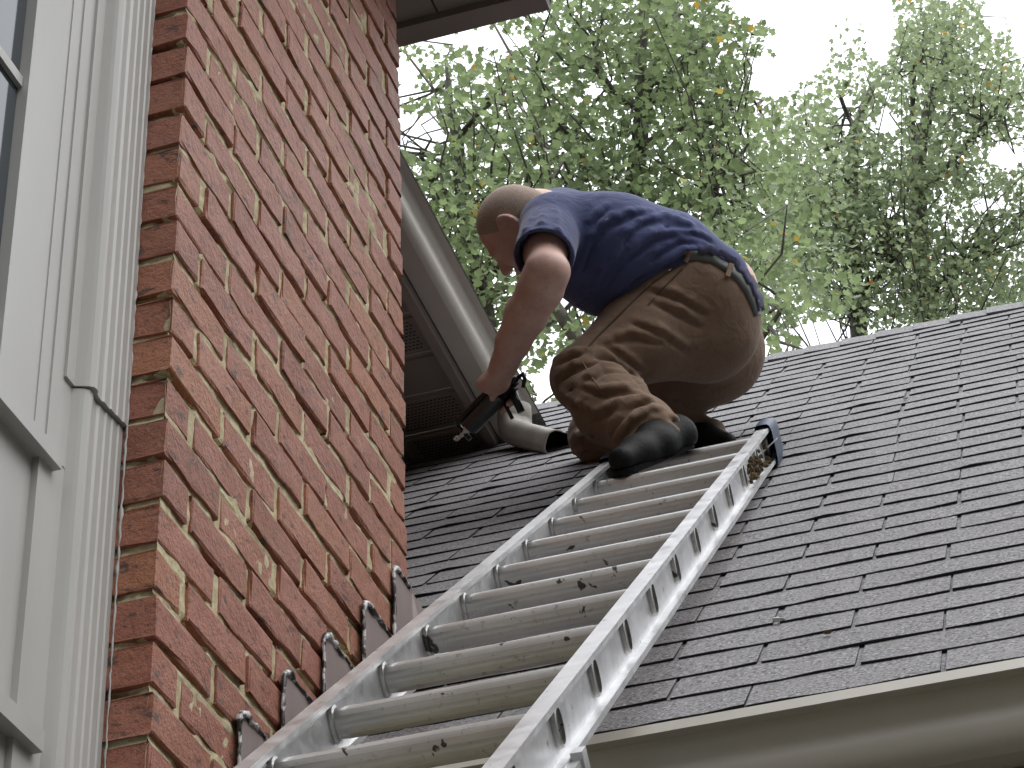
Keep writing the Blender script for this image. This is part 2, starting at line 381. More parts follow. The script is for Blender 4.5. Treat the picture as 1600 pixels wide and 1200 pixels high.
# ---- eaves, soffits, gutter and roof of the house
GX = -.30; GL = hit(777, 517, 0, GX)[2]                 # outer lip of the gutter over the recess, and its height
EC = hit(859, 15.3, 0, .30); EY, EZ = EC[1], EC[2]        # outer corner of the pier's eave
def kprof(d, w, hgt):
    """ogee gutter profile: (out, up) from the back top edge"""
    k = hgt / .118
    return [(0, 0), (0, -hgt), (w - .064, -hgt), (w - .054, -.113*k), (w - .045, -.103*k), (w - .039, -.089*k), (w - .0365, -.073*k), (w - .038, -.061*k), (w - .036, -.054*k), (w - .031, -.046*k), (w - .025, -.036*k), (w - .0205, -.0225), (w, -.0205), (w - .0095, -.0005), (w - .016, 0), (w - .017, -.006)]
GW, GH = .125, .12
m = MB(); y1g = 3.40
kp = [(GX - GW + a, 0, b) for a, b in kprof(0, GW, GH)]
for sg, smo in ((kp[:3], False), (kp[2:12], True), (kp[11:], False)): m.extrude(sg, (0, WL - .2, GL), (0, y1g, GL), smooth=smo)
m.mesh([(GX - GW + a, y1g, GL + b) for a, b in kprof(0, GW, GH)[:14]], [tuple(range(14))])
gut = m.build('gutter', 'clay_aluminium', house, fix=False)
m = MB()
for k in range(4):
    yy = 1.5 + k * .6; m.box((GX - GW - .002, yy, GL - .012), (GX - .006, yy + .02, GL - .008))
m.build('hanger', 'clay_aluminium', gut)
SZ = GL - GH - .012
FX = GX - GW - .0045
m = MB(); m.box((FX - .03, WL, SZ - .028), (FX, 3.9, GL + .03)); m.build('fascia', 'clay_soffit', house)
# soffit panels across the recess, every third one perforated
yy = WL + .02; k = 0
while yy < 3.6:
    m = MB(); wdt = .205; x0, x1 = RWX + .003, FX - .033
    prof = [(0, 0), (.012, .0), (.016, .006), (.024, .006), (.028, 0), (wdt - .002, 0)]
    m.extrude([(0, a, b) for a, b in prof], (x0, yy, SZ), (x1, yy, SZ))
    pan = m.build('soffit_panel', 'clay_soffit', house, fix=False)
    if k % 3 != 2:
        h_ = MB()
        for a in range(9):
            for b in range(16):
                xx = x0 + .05 + b * .0125 + (a % 2) * .006; y_ = yy + .04 + a * .0165
                if xx > x1 - .02: continue
                h_.face([(xx, y_, SZ - .0012), (xx + .0075, y_ + .002, SZ - .0012), (xx + .0075, y_ + .0085, SZ - .0012), (xx, y_ + .0065, SZ - .0012)])
        h_.build('vent_hole', 'perforation', pan, fix=False, kind='stuff')
    yy += wdt; k += 1
m = MB(); m.box((RWX, WL, SZ - .03), (RWX + .03, 3.6, SZ - .001)); m.build('frieze_board', 'clay_soffit', house)
# eave of the pier itself
m = MB(); m.box((-.40, EY - .065, EZ), (.30, EY, EZ + .18)); m.box((.235, -1.9, EZ + .001), (.2995, EY - .065, EZ + .18)); m.build('fascia', 'clay_soffit', house)
m = MB(); m.box((.3, -1.9, EZ + .06), (.42, EY + .02, EZ + .17)); m.build('gutter', 'clay_aluminium', house)
xx = -.38
while xx < .22:
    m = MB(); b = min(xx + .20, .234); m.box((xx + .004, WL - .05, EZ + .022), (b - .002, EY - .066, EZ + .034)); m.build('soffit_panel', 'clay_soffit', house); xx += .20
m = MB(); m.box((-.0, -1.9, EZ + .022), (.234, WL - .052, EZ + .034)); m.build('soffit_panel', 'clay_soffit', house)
m = MB()
m.face([(FX + .12, -2, GL + .02), (FX + .12, 6.5, GL + .02), (-4, 6.5, GL + 3.6), (-4, -2, GL + 3.6)])
m.face([(.34, EY + .03, EZ + .19), (.34, -2, EZ + .19), (-2.5, -2, EZ + 2.6), (-2.5, EY - 1.2, EZ + 2.6)])
m.face([(.34, EY + .03, EZ + .19), (-2.5, EY - 1.2, EZ + 2.6), (-2.5, EY + .03, EZ + .19)])
m.build('roof', 'shingle_granules', house, fix=False)

# ---- downspout elbow at the gutter's low end: ribbed rectangular tube turning out over the lower roof
def elbow():
    m = MB(); Pm = []
    o = hit(803, 636, 2, SZ + .004); drop = .055; rb = .095
    dn = np.array([0, 0, -1.]); tg = hit(878, 687, 1, 3.0)
    e1 = tg - (o + dn * .08); elen = np.linalg.norm(e1); e1 /= elen; side = np.cross(dn, e1); side /= np.linalg.norm(side)
    path = [(o, dn), (o + dn*drop, dn)]
    c = o + dn*drop; N = 16
    for k in range(1, N + 1):
        a = k / N * math.acos(float(dn @ e1)); e1p = e1 - dn*(dn @ e1); e1p /= np.linalg.norm(e1p)
        p = c + rb * (math.sin(a) * dn + (1 - math.cos(a)) * e1p); d = math.cos(a)*dn + math.sin(a)*e1p; path.append((p, d))
    pe, de = path[-1]
    for s_ in np.linspace(.25, 1, 5) * max(.1, np.linalg.norm(tg - pe)): path.append((pe + de*s_, de))
    hw, hd = .052, .042; rings = []
    for i, (p, d) in enumerate(path):
        u = np.cross(side, d); rib = 0.0045 if (2 <= i <= N + 1 and i % 2 == 0) else 0
        q_ = []
        for k in range(32):
            a = 2*math.pi*k/32; c_, s_ = math.cos(a), math.sin(a); e_ = (abs(c_)**3.4 + abs(s_)**3.4) ** (-1/3.4)
            g_ = 1 - (.05 if k % 4 == 0 else 0) - (rib * 14 if s_ > -.3 else 0)
            q_.append(p + side * (hw * c_ * e_) + u * (hd * s_ * e_ * g_))
        rings.append(q_)
    n = len(rings[0])
    for i in range(len(rings) - 1):
        for k in range(n): m.face([rings[i][k], rings[i][(k+1) % n], rings[i+1][(k+1) % n], rings[i+1][k]], 0, True)
    inner = [np.mean(rings[-1], 0) + (q_ - np.mean(rings[-1], 0)) * .93 for q_ in rings[-1]]; deep = [q_ - path[-1][1] * .12 for q_ in inner]
    for k in range(n):
        m.face([rings[-1][k], rings[-1][(k+1) % n], inner[(k+1) % n], inner[k]])
        m.face([inner[k], inner[(k+1) % n], deep[(k+1) % n], deep[k]], 1)
    m.face(deep, 1)
    return m.build('downspout_elbow', ['clay_downspout', 'shadow_gap'], house, label='ribbed clay coloured downspout elbow emptying onto the lower roof')
elbow()

# ================================================================== GARAGE with the shingled roof
RY, RZ, RS, T, EXPO, RX = .451512, 3.282835, .736960, .3048, .1337515, 1.085967
CS, SN = math.cos(RS), math.sin(RS)
TU = np.array([0, CS, SN]); TN = np.array([0, -SN, CS])
RIDGE = 4.80
XMAX = 4.2
def on_roof(x, d, hh=0): return np.array([x, RY, RZ]) + TU * d + TN * hh
garage = empty('garage', (2, 2.5, 0), label='low garage wing under a dark grey shingle roof with clay coloured gutter', cat='garage')
m = MB()
for (x0, x1, d0, d1) in ((.0, XMAX, .0, (WL - RY) / CS), (RWX, XMAX, (WL - RY) / CS, RIDGE)):
    m.face([on_roof(x0, d0), on_roof(x1, d0), on_roof(x1, d1), on_roof(x0, d1)])
    m.face([on_roof(x0, d0, -.03), on_roof(x0, d1, -.03), on_roof(x1, d1, -.03), on_roof(x1, d0, -.03)])
top = on_roof(0, RIDGE)
m.face([(RWX, top[1], top[2]), (XMAX, top[1], top[2]), (XMAX, top[1] + 3.2, top[2] - 2.9), (RWX, top[1] + 3.2, top[2] - 2.9)])
roof = m.build('roof', 'shingle_granules', garage, fix=False)

def tab_mesh(seed, wd=T - .007, ln=EXPO + .02):
    r = np.random.default_rng(seed); n = 5; t_ = .0046
    xs = np.linspace(0, wd, n + 1); lo = r.normal(0, .0011, n + 1); lo[0] += .0035; lo[-1] += .0035
    wave = r.normal(0, .0010, n + 1)
    top_l = [(x, l, 0.0080 + w_) for x, l, w_ in zip(xs, lo, wave)]; bot_l = [(x, l, 0.0080 + w_ - t_) for x, l, w_ in zip(xs, lo, wave)]
    top_u = [(x, ln, .0030) for x in xs]
    V = top_l + bot_l + top_u; N = n + 1; F = []; mi = []
    for k in range(n):
        F += [(k, k+1, 2*N+k+1, 2*N+k), (N+k+1, N+k, 2*N+k, 2*N+k+1), (N+k, N+k+1, k+1, k)]; mi += [0, 1, 1]
    F += [(N, 0, 2*N), (2*N-1, 3*N-1, N-1)]; mi += [1, 1]
    me = bpy.data.meshes.new('shingle'); me.from_pydata(V, [], F)
    me.materials.append(MATS['shingle_granules']); me.materials.append(MATS['asphalt_edge']); me.polygons.foreach_set('material_index', mi); me.update(); return me
tabs = [tab_mesh(s_) for s_ in range(8)]
rot_roof = Matrix(((1, 0, 0), (0, CS, -SN), (0, SN, CS))).to_4x4()
spots = []
nrow = int(RIDGE / EXPO)
for r_ in range(nrow):
    d0 = r_ * EXPO; off = .5 * (r_ % 2) + random.uniform(-.035, .035)
    ymid = RY + (d0 + EXPO) * CS; xmin = .004 if ymid < WL + .03 else RWX + .006
    c = math.floor((xmin - RX) / T) - 1
    while True:
        xa = RX + (c + off) * T + .0035 + random.uniform(-.004, .004); xb = xa + T - .007; c += 1
        if xb < xmin + .02: continue
        if xa > XMAX: break
        xa2 = max(xa, xmin); sx = (xb - xa2) / (T - .007)
        p = on_roof(xa2, d0); q4 = proj([on_roof(xa2, d0), on_roof(xb, d0), on_roof(xb, d0 + EXPO), on_roof(xa2, d0 + EXPO)])
        cx_, cy_ = q4.mean(0); vis = -20 < cx_ < 1630 and cy_ < 1215 and not (cx_ < 637 and ymid > WL)
        area = abs(sum(q4[i][0]*q4[(i+1) % 4][1] - q4[(i+1) % 4][0]*q4[i][1] for i in range(4))) / 2
        spots.append((area if vis else 0, xa2, d0 + random.uniform(-.0025, .0025), sx))
spots.sort(key=lambda s_: -s_[0])
rest = MB()
for n_, (a_, x, d0, sx) in enumerate(spots):
    me = random.choice(tabs); p = on_roof(x, d0, random.uniform(0, .0008))
    Mx = Matrix.Translation(p) @ rot_roof @ Euler((random.uniform(-.002, .004), 0, random.uniform(-.003, .003))).to_matrix().to_4x4() @ Matrix.Diagonal((sx, 1, 1, 1))
    if n_ < 298 and a_ > 0: piece('shingle', me, roof, Mx)
    else:
        b_ = len(rest.v); rest.v += [tuple(Mx @ v.co) for v in me.vertices]
        for po in me.polygons: rest.f.append(tuple(b_ + i for i in po.vertices)); rest.mi.append(po.material_index); rest.sm.append(False)
rest.build('shingle_field', ['shingle_granules', 'asphalt_edge'], roof, fix=False, kind='stuff')
# ridge caps
capm = []
for s_ in range(3):
    m = MB(); wv = .145; ln_ = .16; ht = .006
    for sgn in (-1, 1):
        lo0 = (0, -wv * CS * (1 if sgn < 0 else -1), -wv * SN); mid0 = (0, 0, .003)
        m.face([(0, lo0[1], lo0[2] + .010), (ln_, lo0[1], lo0[2] + .003), (ln_, 0, .005), (0, 0, .014)][:: (1 if sgn < 0 else -1)])
        m.face([(0, lo0[1], lo0[2] + .010), (0, 0, .014), (0, 0, .006), (0, lo0[1], lo0[2] + .002)], 1)
        m.face([(0, lo0[1], lo0[2] + .010), (0, lo0[1], lo0[2] - .004), (ln_, lo0[1], lo0[2] - .010), (ln_, lo0[1], lo0[2] + .003)], 1)
    capm.append(m.to_mesh('ridge_cap', ['shingle_granules', 'asphalt_edge']))
x = RWX
while x < XMAX - .1:
    piece('ridge_cap', random.choice(capm), roof, Matrix.Translation(top + TN * .006 + np.array([x, 0, random.uniform(-.002, .002)]))); x += .127
# front gutter, fascia, soffit, front wall
GLY, GLZ = .325, 3.2275
m = MB(); gw, gh = .112, .118
prof = [(0, -(a - gw), b) for a, b in kprof(0, gw, gh)]
kp = [(0, -a + gw, b) for a, b in kprof(0, gw, gh)]
for sg, smo in ((kp[:3], False), (kp[2:12], True), (kp[11:], False)): m.extrude(sg, (.02, GLY, GLZ), (XMAX, GLY, GLZ), smooth=smo)
m.mesh([(.02, GLY - a + gw, GLZ + b) for a, b in kprof(0, gw, gh)[:14]], [tuple(range(14))])
m.build('gutter', 'clay_aluminium', garage, fix=False)
m = MB(); m.box((.012, GLY + gw + .003, GLZ - .165), (XMAX, GLY + gw + .025, GLZ + .012)); m.build('fascia', 'clay_soffit', garage)
m = MB(); m.box((.012, GLY + gw + .027, GLZ - .150), (XMAX, .80, GLZ - .140)); m.build('soffit', 'clay_soffit', garage)
m = MB(); m.box((.012, .80, 0), (XMAX, 6.4, GLZ - .152)); m.build('wall', 'siding', garage)

# ================================================================== LADDER
LO = np.array([.2204, -.08480, 3.02638]); LA = .69969; LSP = .28916
LT = np.array([0, math.cos(LA), math.sin(LA)]); LN = np.array([0, -math.sin(LA), math.cos(LA)]); LX = np.array([1., 0, 0])
def lp(x, s, n): return np.array([x, LO[1], LO[2]]) + LT * (s * LSP) + LN * n
S0 = -(LO[2] - .04) / math.sin(LA) / LSP; S1 = 10.14
ladder = empty('extension_ladder', tuple(lp(.42, S0, 0) * np.array([1, 1, 0])), label='long silver aluminium ladder lying up the garage roof to the crouching man', cat='ladder')
RI = list(range(int(math.ceil(S0 + .5)), 11))
def rung_ring(x, s, k=1.0, N=32, flute=True, angs=None):
    o = []
    for i in range(N if angs is None else len(angs)):
        a = 2*math.pi*i/N if angs is None else angs[i]; c, sn = math.cos(a), math.sin(a)
        e = (abs(c)**2.6 + abs(sn)**2.6) ** (-1/2.6)
        fl = (1 - .022 * (i % 4 == 0)) if flute else 1
        o.append(lp(x, s, .0235 * k * e * sn * fl) + LT * (.0165 * k * e * c * fl))
    return o
def rail_build(xw, xf0, xf1, lip):
    """I-section rail: web with a real opening at each rung, front and back flanges"""
    m = MB(); D = .041; N = 32; tw = .0016
    cuts = [S0] + [r_ - .5 for r_ in RI[1:]] + [RI[-1] + .14]
    for side in (-1, 1):
        x = xw + side * tw
        for i, r_ in enumerate(RI):
            a, b = cuts[i], cuts[i+1]; da, db = (a - r_) * LSP, (b - r_) * LSP
            angs = sorted([2*math.pi*k/N for k in range(N)] + [math.atan2(sn_ * D, t_) % (2*math.pi) for t_ in (da, db) for sn_ in (1, -1)])
            hole = rung_ring(x, r_, 1.0, N, False, angs); outer = []; K = len(angs)
            for an in angs:
                c, sn = math.cos(an), math.sin(an)
                q_ = min(db / c if c > 1e-6 else da / c if c < -1e-6 else 9, (D / abs(sn)) if abs(sn) > 1e-6 else 9); outer.append(lp(x, r_, q_ * sn) + LT * (q_ * c))
            for k in range(K): m.face([hole[k], outer[k], outer[(k+1) % K], hole[(k+1) % K]][::side])
    sb, st = S0, cuts[-1]
    for (nn, h_) in ((D, .003), (-D, -.003)):
        m.obox(lp(xf0, sb, nn), LX * (xf1 - xf0), LT * (st - sb) * LSP, LN * h_)
        m.obox(lp(lip, sb, nn - (h_ * 2.2 if nn > 0 else h_ * 2.2)), LX * .0022, LT * (st - sb) * LSP, LN * h_ * 2.1)
    return m
mL = rail_build(.2235, .2135, .2415, .2393); 
for nn in (.022, .0255): mL.obox(lp(.2252, S0, nn), LX * .0012, LT * (S1 - S0) * LSP, LN * .0016)
railL = mL.build('rail', 'ladder_aluminium', ladder, fix=False)
railR = rail_build(.6135, .6065, .6370, .6348).build('rail', 'ladder_aluminium', ladder, fix=False)
def mesh_rung():
    m = MB(); xa, xb = .2255 - .005, .6135 + .0045; N = 32
    A, B = rung_ring(xa, 0), rung_ring(xb, 0); IA, IB = rung_ring(xa, 0, .86, N, False), rung_ring(xb, 0, .86, N, False)
    for k in range(N):
        j = (k+1) % N
        m.face([A[k], A[j], B[j], B[k]], 0, False); m.face([IA[j], IA[k], IB[k], IB[j]])
        m.face([B[k], B[j], IB[j], IB[k]]); m.face([A[j], A[k], IA[k], IA[j]])
    for xf in (.2262, .6100, .6162):                                 # swaged collars
        for (p0, p1) in (((xf, 1.0), (xf - .0015, 1.22)), ((xf - .0015, 1.22), (xf + .002, 1.27)), ((xf + .002, 1.27), (xf + .006, 1.22)), ((xf + .006, 1.22), (xf + .0075, 1.02))):
            C0, C1 = rung_ring(p0[0], 0, p0[1], N, False), rung_ring(p1[0], 0, p1[1], N, False)
            for k in range(N): m.face([C0[k], C0[(k+1) % N], C1[(k+1) % N], C1[k]], 0, True)
    m.v = [tuple(np.array(v) - lp(0, 0, 0)) for v in m.v]
    me = m.to_mesh('rung', 'rung_aluminium'); return me
rm = mesh_rung()
for r_ in RI: piece('rung', rm, ladder, Matrix.Translation(lp(0, r_, 0)))
# rubber end mitts, guide bracket, flap, mud
for xc, s0_ in ((.2275, 9.72), (.622, 9.78)):
    m = MB(); hw = .022; rows = []
    for (ds, kx, kn) in ((0, 1, 1), (.10, 1.04, 1.05), (.40, 1.02, 1.05), (.62, .9, .92), (.70, .6, .62), (.72, .1, .1)):
        rows.append([lp(xc + hw * kx * math.copysign(abs(math.cos(a))**.45, math.cos(a)), s0_ + ds, .055 * kn * math.copysign(abs(math.sin(a))**.45, math.sin(a))) for a in np.linspace(0, 2*math.pi, 25)[:-1]])
    for i in range(len(rows) - 1):
        for k in range(24): m.face([rows[i][k], rows[i][(k+1) % 24], rows[i+1][(k+1) % 24], rows[i+1][k]], 0, True)
    m.build('end_mitt', 'blue_rubber', ladder, label='worn blue black rubber cap')
m = MB(); pts = [(.6155, 9.62), (.640, 9.66), (.652, 9.72), (.654, 9.78), (.648, 9.82), (.6155, 9.80)]
m.mesh([lp(x, s_, -.006 + .6*(x - .6155)) for x, s_ in pts] + [lp(x, s_, -.009 + .6*(x - .6155)) for x, s_ in pts], [tuple(range(6)), tuple(range(6, 12))[::-1]] + [(i, (i+1) % 6, 6 + (i+1) % 6, 6 + i) for i in range(6)])
m.build('lock_flap', 'ladder_aluminium', ladder)
m = MB(); m.obox(lp(.6375, -1.9, -.052), LX * .012, LT * .52, LN * .014); m.obox(lp(.6375, -.16, -.058), LX * .016, LT * .03, LN * .03); m.build('guide_bracket', 'ladder_aluminium', ladder)
m = MB(); m.obox(lp(.2258, .30, -.034), LX * .03, LT * .04, LN * .004); m.build('guide_bracket', 'ladder_aluminium', ladder)
def lump(m, c, r, seed, sq=(1, 1, 1), n=7):
    rr = np.random.default_rng(seed); R_ = []
    for i in range(n + 1):
        th = math.pi * i / n
        R_.append([np.array(c) + r * (1 + rr.normal(0, .22)) * np.array([math.sin(th)*math.cos(2*math.pi*k/9)*sq[0], math.sin(th)*math.sin(2*math.pi*k/9)*sq[1], math.cos(th)*sq[2]]) for k in range(9)])
    for i in range(n):
        for k in range(9): m.face([R_[i][k], R_[i][(k+1) % 9], R_[i+1][(k+1) % 9], R_[i+1][k]], 0, False)
m = MB()
for q_ in range(34):
    s_ = random.choice([8.55, 9.05, 9.55, 9.9]) + random.uniform(-.22, .22); lump(m, lp(.6155 + random.uniform(0, .010), s_, random.uniform(-.037, .012)), random.uniform(.004, .0085), q_)
m.build('mud', 'dried_mud', railR, fix=False, label='clumps of dried mud caught in the rail')

# small litter on the shingles
for (px, py, sz, nm, lab) in ((1215, 968, .0085, 'paint_chip', 'small white paint chip lying in a slot between shingles low on the garage roof'),
                          (1415, 622, .006, 'paint_chip', 'tiny white fleck high on the garage roof below the ridge'),
                          (1294, 988, .006, 'leaf_fragment', 'small yellowish leaf scrap on a shingle edge of the garage roof')):
    o_ = np.array([0, RY, RZ]) + TN * .012; d_ = ray(px, py); p = CAM_LOC + d_ * (((o_ - CAM_LOC) @ TN) / (d_ @ TN))
    m = MB(); lump(m, p, sz, px, (1.3, .9, .35)); m.build(nm, 'white_chip' if nm == 'paint_chip' else 'dried_mud', None, fix=False, label=lab, cat=nm.replace('_', ' '))
# ================================================================== TREES beyond the garage ridge
def tree_materials():
    for nm, dif, dif2, trn in (('leaf_green', (.10, .14, .062), (.175, .215, .125), (.33, .43, .20)), ('leaf_far', (.11, .16, .075), (.185, .235, .14), (.41, .50, .27)), ('leaf_dark', (.03, .055, .018), (.05, .08, .025), (.08, .13, .03))):
        q = NB(nm); g_ = q.n.new('ShaderNodeNewGeometry'); r_ = g_.outputs['Random Per Island']
        c = q.ramp(r_, [(0, dif), (.45, dif2), (.80, (dif2[0]*1.1, dif2[1], dif2[2]*1.3)), (.991, dif2), (.993, (.42, .30, .03)), (.998, (.36, .17, .03))])
        q.set(c, .42, 0, .5)
        tr_ = q.n.new('ShaderNodeBsdfTranslucent'); c2 = q.ramp(r_, [(0, trn), (.5, tuple(v * .75 for v in trn)), (.991, trn), (.993, (.6, .45, .06)), (.998, (.5, .25, .05))]); q.link(c2, tr_.inputs[0])
        mx_ = q.n.new('ShaderNodeMixShader'); mx_.inputs[0].default_value = .5; q.link(q.b.outputs[0], mx_.inputs[1]); q.link(tr_.outputs[0], mx_.inputs[2]); q.link(mx_.outputs[0], q.out.inputs[0])
    m_plain('bark', (.13, .12, .105), .9, var=.35, vscale=14, bump=.5, bscale=30)
tree_materials()
LEAF = np.array([(0, 0), (.40, .10), (.50, .42), (.30, .58), (.44, .95), (0, .80)], float)
def leaf_mesh(name, pos, size, mat, r, up=.75):
    """many small lobed leaves folded along the midrib, one mesh"""
    n = len(pos); a = r.normal(size=(n, 3)); a[:, 2] = np.abs(a[:, 2]) * .6 + up; a /= np.linalg.norm(a, axis=1)[:, None]     # leaf normals, mostly skyward
    b = r.normal(size=(n, 3)); b[:, 2] -= .5; b -= a * (a * b).sum(1)[:, None]; b /= np.linalg.norm(b, axis=1)[:, None]; c = np.cross(a, b)
    s_ = size * r.uniform(.65, 1.25, n); fold = r.uniform(.1, .5, n)
    L = np.concatenate([LEAF, LEAF * np.array([-1, 1])]); K = len(L)
    V = pos[:, None] + s_[:, None, None] * (c[:, None] * L[None, :, :1] + b[:, None] * L[None, :, 1:] + a[:, None] * (np.abs(L[None, :, :1]) * fold[:, None, None] - .18 * L[None, :, 1:] ** 2))
    F = (np.arange(n)[:, None, None] * K + np.array([[0, 1, 2, 3, 4, 5], [6, 11, 10, 9, 8, 7]])[None]).reshape(-1, 6)
    me = bpy.data.meshes.new(name); me.vertices.add(n * K); me.vertices.foreach_set('co', V.astype(np.float32).ravel()); me.loops.add(F.size); me.loops.foreach_set('vertex_index', F.astype(np.int32).ravel())
    me.polygons.add(len(F)); me.polygons.foreach_set('loop_start', np.arange(0, F.size, 6, dtype=np.int32)); me.polygons.foreach_set('loop_total', np.full(len(F), 6, np.int32)); me.materials.append(MATS[mat]); me.update(calc_edges=True)
    bm = bmesh.new(); bm.from_mesh(me); bmesh.ops.remove_doubles(bm, verts=bm.verts, dist=1e-6); bm.to_mesh(me); bm.free(); return me
GAPS = [(650, 205, 48, 36), (636, 120, 22, 40), (740, 62, 110, 17), (930, 142, 17, 15), (1252, 55, 52, 82), (1205, 120, 40, 40), (1376, 45, 26, 62), (1565, 20, 34, 36), (1575, 243, 38, 24), (1540, 320, 26, 14), (1283, 522, 48, 26), (1385, 190, 20, 24), (888, 468, 22, 26),
        (1190, 8, 60, 30), (1345, 5, 40, 25), (700, 560, 22, 20), (860, 590, 24, 34), (1120, 300, 16, 10), (1320, 178, 18, 30), (1600, 60, 20, 50), (830, 640, 20, 20), (1395, 330, 14, 10), (1190, 330, 10, 12)]
def tree(name, label, D, blobs, limbs, per, lsize, mat, seed, height, thick, group='trees beyond the garage'):
    r = np.random.default_rng(seed); pos = []; cent = []
    for (px, py, rx, ry) in blobs:
        nc = int(max(3, rx * ry * per))
        for _ in range(nc):
            t_ = r.uniform(0, 2*math.pi); q_ = math.sqrt(r.random()); d = D + r.normal(0, 1.1)
            cx_, cy_ = px + rx * q_ * math.cos(t_), py + ry * q_ * math.sin(t_); c = at(cx_, cy_, d)
            if c[2] < 2.5: continue
            if any(((cx_ - g0) / g2) ** 2 + ((cy_ - g1) / g3) ** 2 < 1 for g0, g1, g2, g3 in GAPS): continue
            k = r.integers(9, 17); P_ = c + r.normal(size=(k, 3)) * np.array([.23, .23, .17]) ; cent.append(c)
            q2 = proj(P_); keep = [not any(((u - g0) / g2) ** 2 + ((v - g1) / g3) ** 2 < .8 for g0, g1, g2, g3 in GAPS) for u, v in q2]
            pos.append(P_[keep])
    pos = np.concatenate(pos)
    tk = [at(x, y, D) for x, y in limbs[0]]; base = tk[0].copy(); base[2] = 0
    root = empty(name, (tk[0][0], tk[0][1], 0), label=label, cat='tree', group=group)
    m = MB(); n_ = len(tk); m.tube([base, base * .5 + tk[0] * .5 + V3_(.1, .1, 0)] + tk, [thick * 2.2, thick * 1.6] + [thick * (1 - .75 * i / n_) for i in range(n_)], 10); trunk = m.build('trunk', 'bark', root)
    skel = list(zip(tk, [thick * (1 - .75 * i / n_) for i in range(n_)]))
    for lb in limbs[1:]:
        P_ = [at(x, y, D + r.normal(0, .25)) for x, y in lb]; j = min(skel, key=lambda q_: np.linalg.norm(q_[0] - P_[0]))
        if np.linalg.norm(j[0] - P_[0]) > .05: P_ = [j[0]] + P_
        rr = [thick * .42 * (1 - .75 * i / len(P_)) for i in range(len(P_))]
        mm = MB(); mm.tube(P_, rr, 7); mm.build('limb', 'bark', root)
        for a_, b_, ra in zip(P_[:-1], P_[1:], rr): skel += [(a_ + (b_ - a_) * f_, ra) for f_ in (0, .33, .66)]
        skel.append((P_[-1], rr[-1]))
    S_ = np.array([q_[0] for q_ in skel]); mm = MB()
    for c in cent:
        if r.random() < .82: continue
        dd = np.linalg.norm(S_ - c, axis=1) + np.clip(S_[:, 2] - c[2] + .4, 0, 9) * 1.5; i = int(np.argmin(dd)); a_ = S_[i]
        mid = a_ * .5 + c * .5 + V3_(0, 0, -.15) + r.normal(size=3) * .22; mm.tube([a_, a_ * .72 + mid * .28 + r.normal(size=3) * .06, mid, mid * .5 + c * .5 + r.normal(size=3) * .08, c], [min(.018, skel[i][1]), .012, .009, .006, .004], 4, cap=False)
    mm.build('twigs', 'bark', root, fix=False, kind='stuff')
    me = leaf_mesh('crown', pos, lsize, mat, r); o = bpy.data.objects.new('crown', me); COL.objects.link(o); o.parent = root; o.matrix_parent_inverse = PINV(root)
    return len(pos)
V3_ = lambda *a: np.array(a, float)
NL = 0
NL += tree('tulip_tree', 'leafy green tree with forked grey trunk rising straight behind the crouching man', 19,
     [(850,80,120,90),(960,60,120,90),(1060,60,110,90),(1130,110,90,90),(820,240,110,90),(930,220,110,100),(1050,220,120,110),(1140,250,90,100),(1050,330,120,60),(1150,340,90,90),(1100,10,100,50),(930,-40,220,60),(1190,60,30,30),(1020,420,110,70),(950,330,100,60),(1120,430,90,70)],
     [[(992,640),(986,480),(986,380),(988,300),(999,228),(1004,160),(1000,90),(1012,-40)], [(1004,160),(1040,132),(1072,92),(1112,56)], [(1002,168),(962,152),(936,112),(930,60)], [(988,310),(925,272),(892,215),(866,176)], [(1000,230),(1060,200),(1120,190),(1160,150)], [(986,380),(1040,330),(1110,300),(1160,260)], [(1004,160),(1030,90),(1060,20)], [(892,215),(850,170),(830,110)]],
     .0073, .059, 'leaf_green', 11, 24, .115)
NL += tree('tulip_tree', 'leafy green tree with thin dark stems behind the gutter of the brick house', 17.5,
     [(690,150,62,70),(760,130,90,75),(720,260,85,85),(740,400,90,100),(830,420,75,95),(780,540,65,75),(700,480,70,90),(900,560,60,50),(840,605,40,40),(880,480,50,50),(660,320,60,90),(800,330,90,70),(560,200,90,160),(580,420,80,140)],
     [[(800,760),(775,600),(755,450),(722,330),(716,215),(702,165),(700,125)], [(755,450),(800,380),(850,300),(880,250)], [(775,600),(840,520),(900,470)], [(722,330),(680,280),(655,240)], [(716,215),(745,180),(790,140)]],
     .0071, .056, 'leaf_green', 12, 20, .075)
NL += tree('tulip_tree', 'lower leafy tree whose thick bare limb shows between the arm and the trousers', 16,
     [(905,590,60,45),(850,620,45,40),(960,600,60,50),(1180,430,75,75),(1230,500,62,55),(1170,520,50,40)],
     [[(1010,760),(965,620),(930,566),(900,528),(868,478),(848,436)], [(1010,760),(1120,620),(1190,530),(1230,470)]],
     .0085, .056, 'leaf_green', 13, 17, .085)
NL += tree('tulip_tree', 'pale green far tree with tall spires of foliage against the white sky', 27,
     [(1430,120,62,75),(1480,90,58,75),(1500,200,90,80),(1570,150,50,60),(1450,330,110,90),(1560,300,60,60),(1480,440,110,70),(1580,420,60,80),(1420,490,60,40),(1650,250,60,150),(1435,50,45,45),(1500,15,45,45),(1470,60,60,50),(1560,80,45,45),(1520,480,80,50)],
     [[(1450,620),(1442,470),(1436,330),(1433,270),(1440,220),(1456,152),(1476,108),(1490,40)], [(1436,300),(1490,250),(1540,190),(1580,150)], [(1433,270),(1425,190),(1428,110),(1430,60)], [(1442,470),(1500,410),(1560,370)], [(1442,470),(1400,420),(1380,370)]],
     .0165, .060, 'leaf_far', 14, 30, .12)
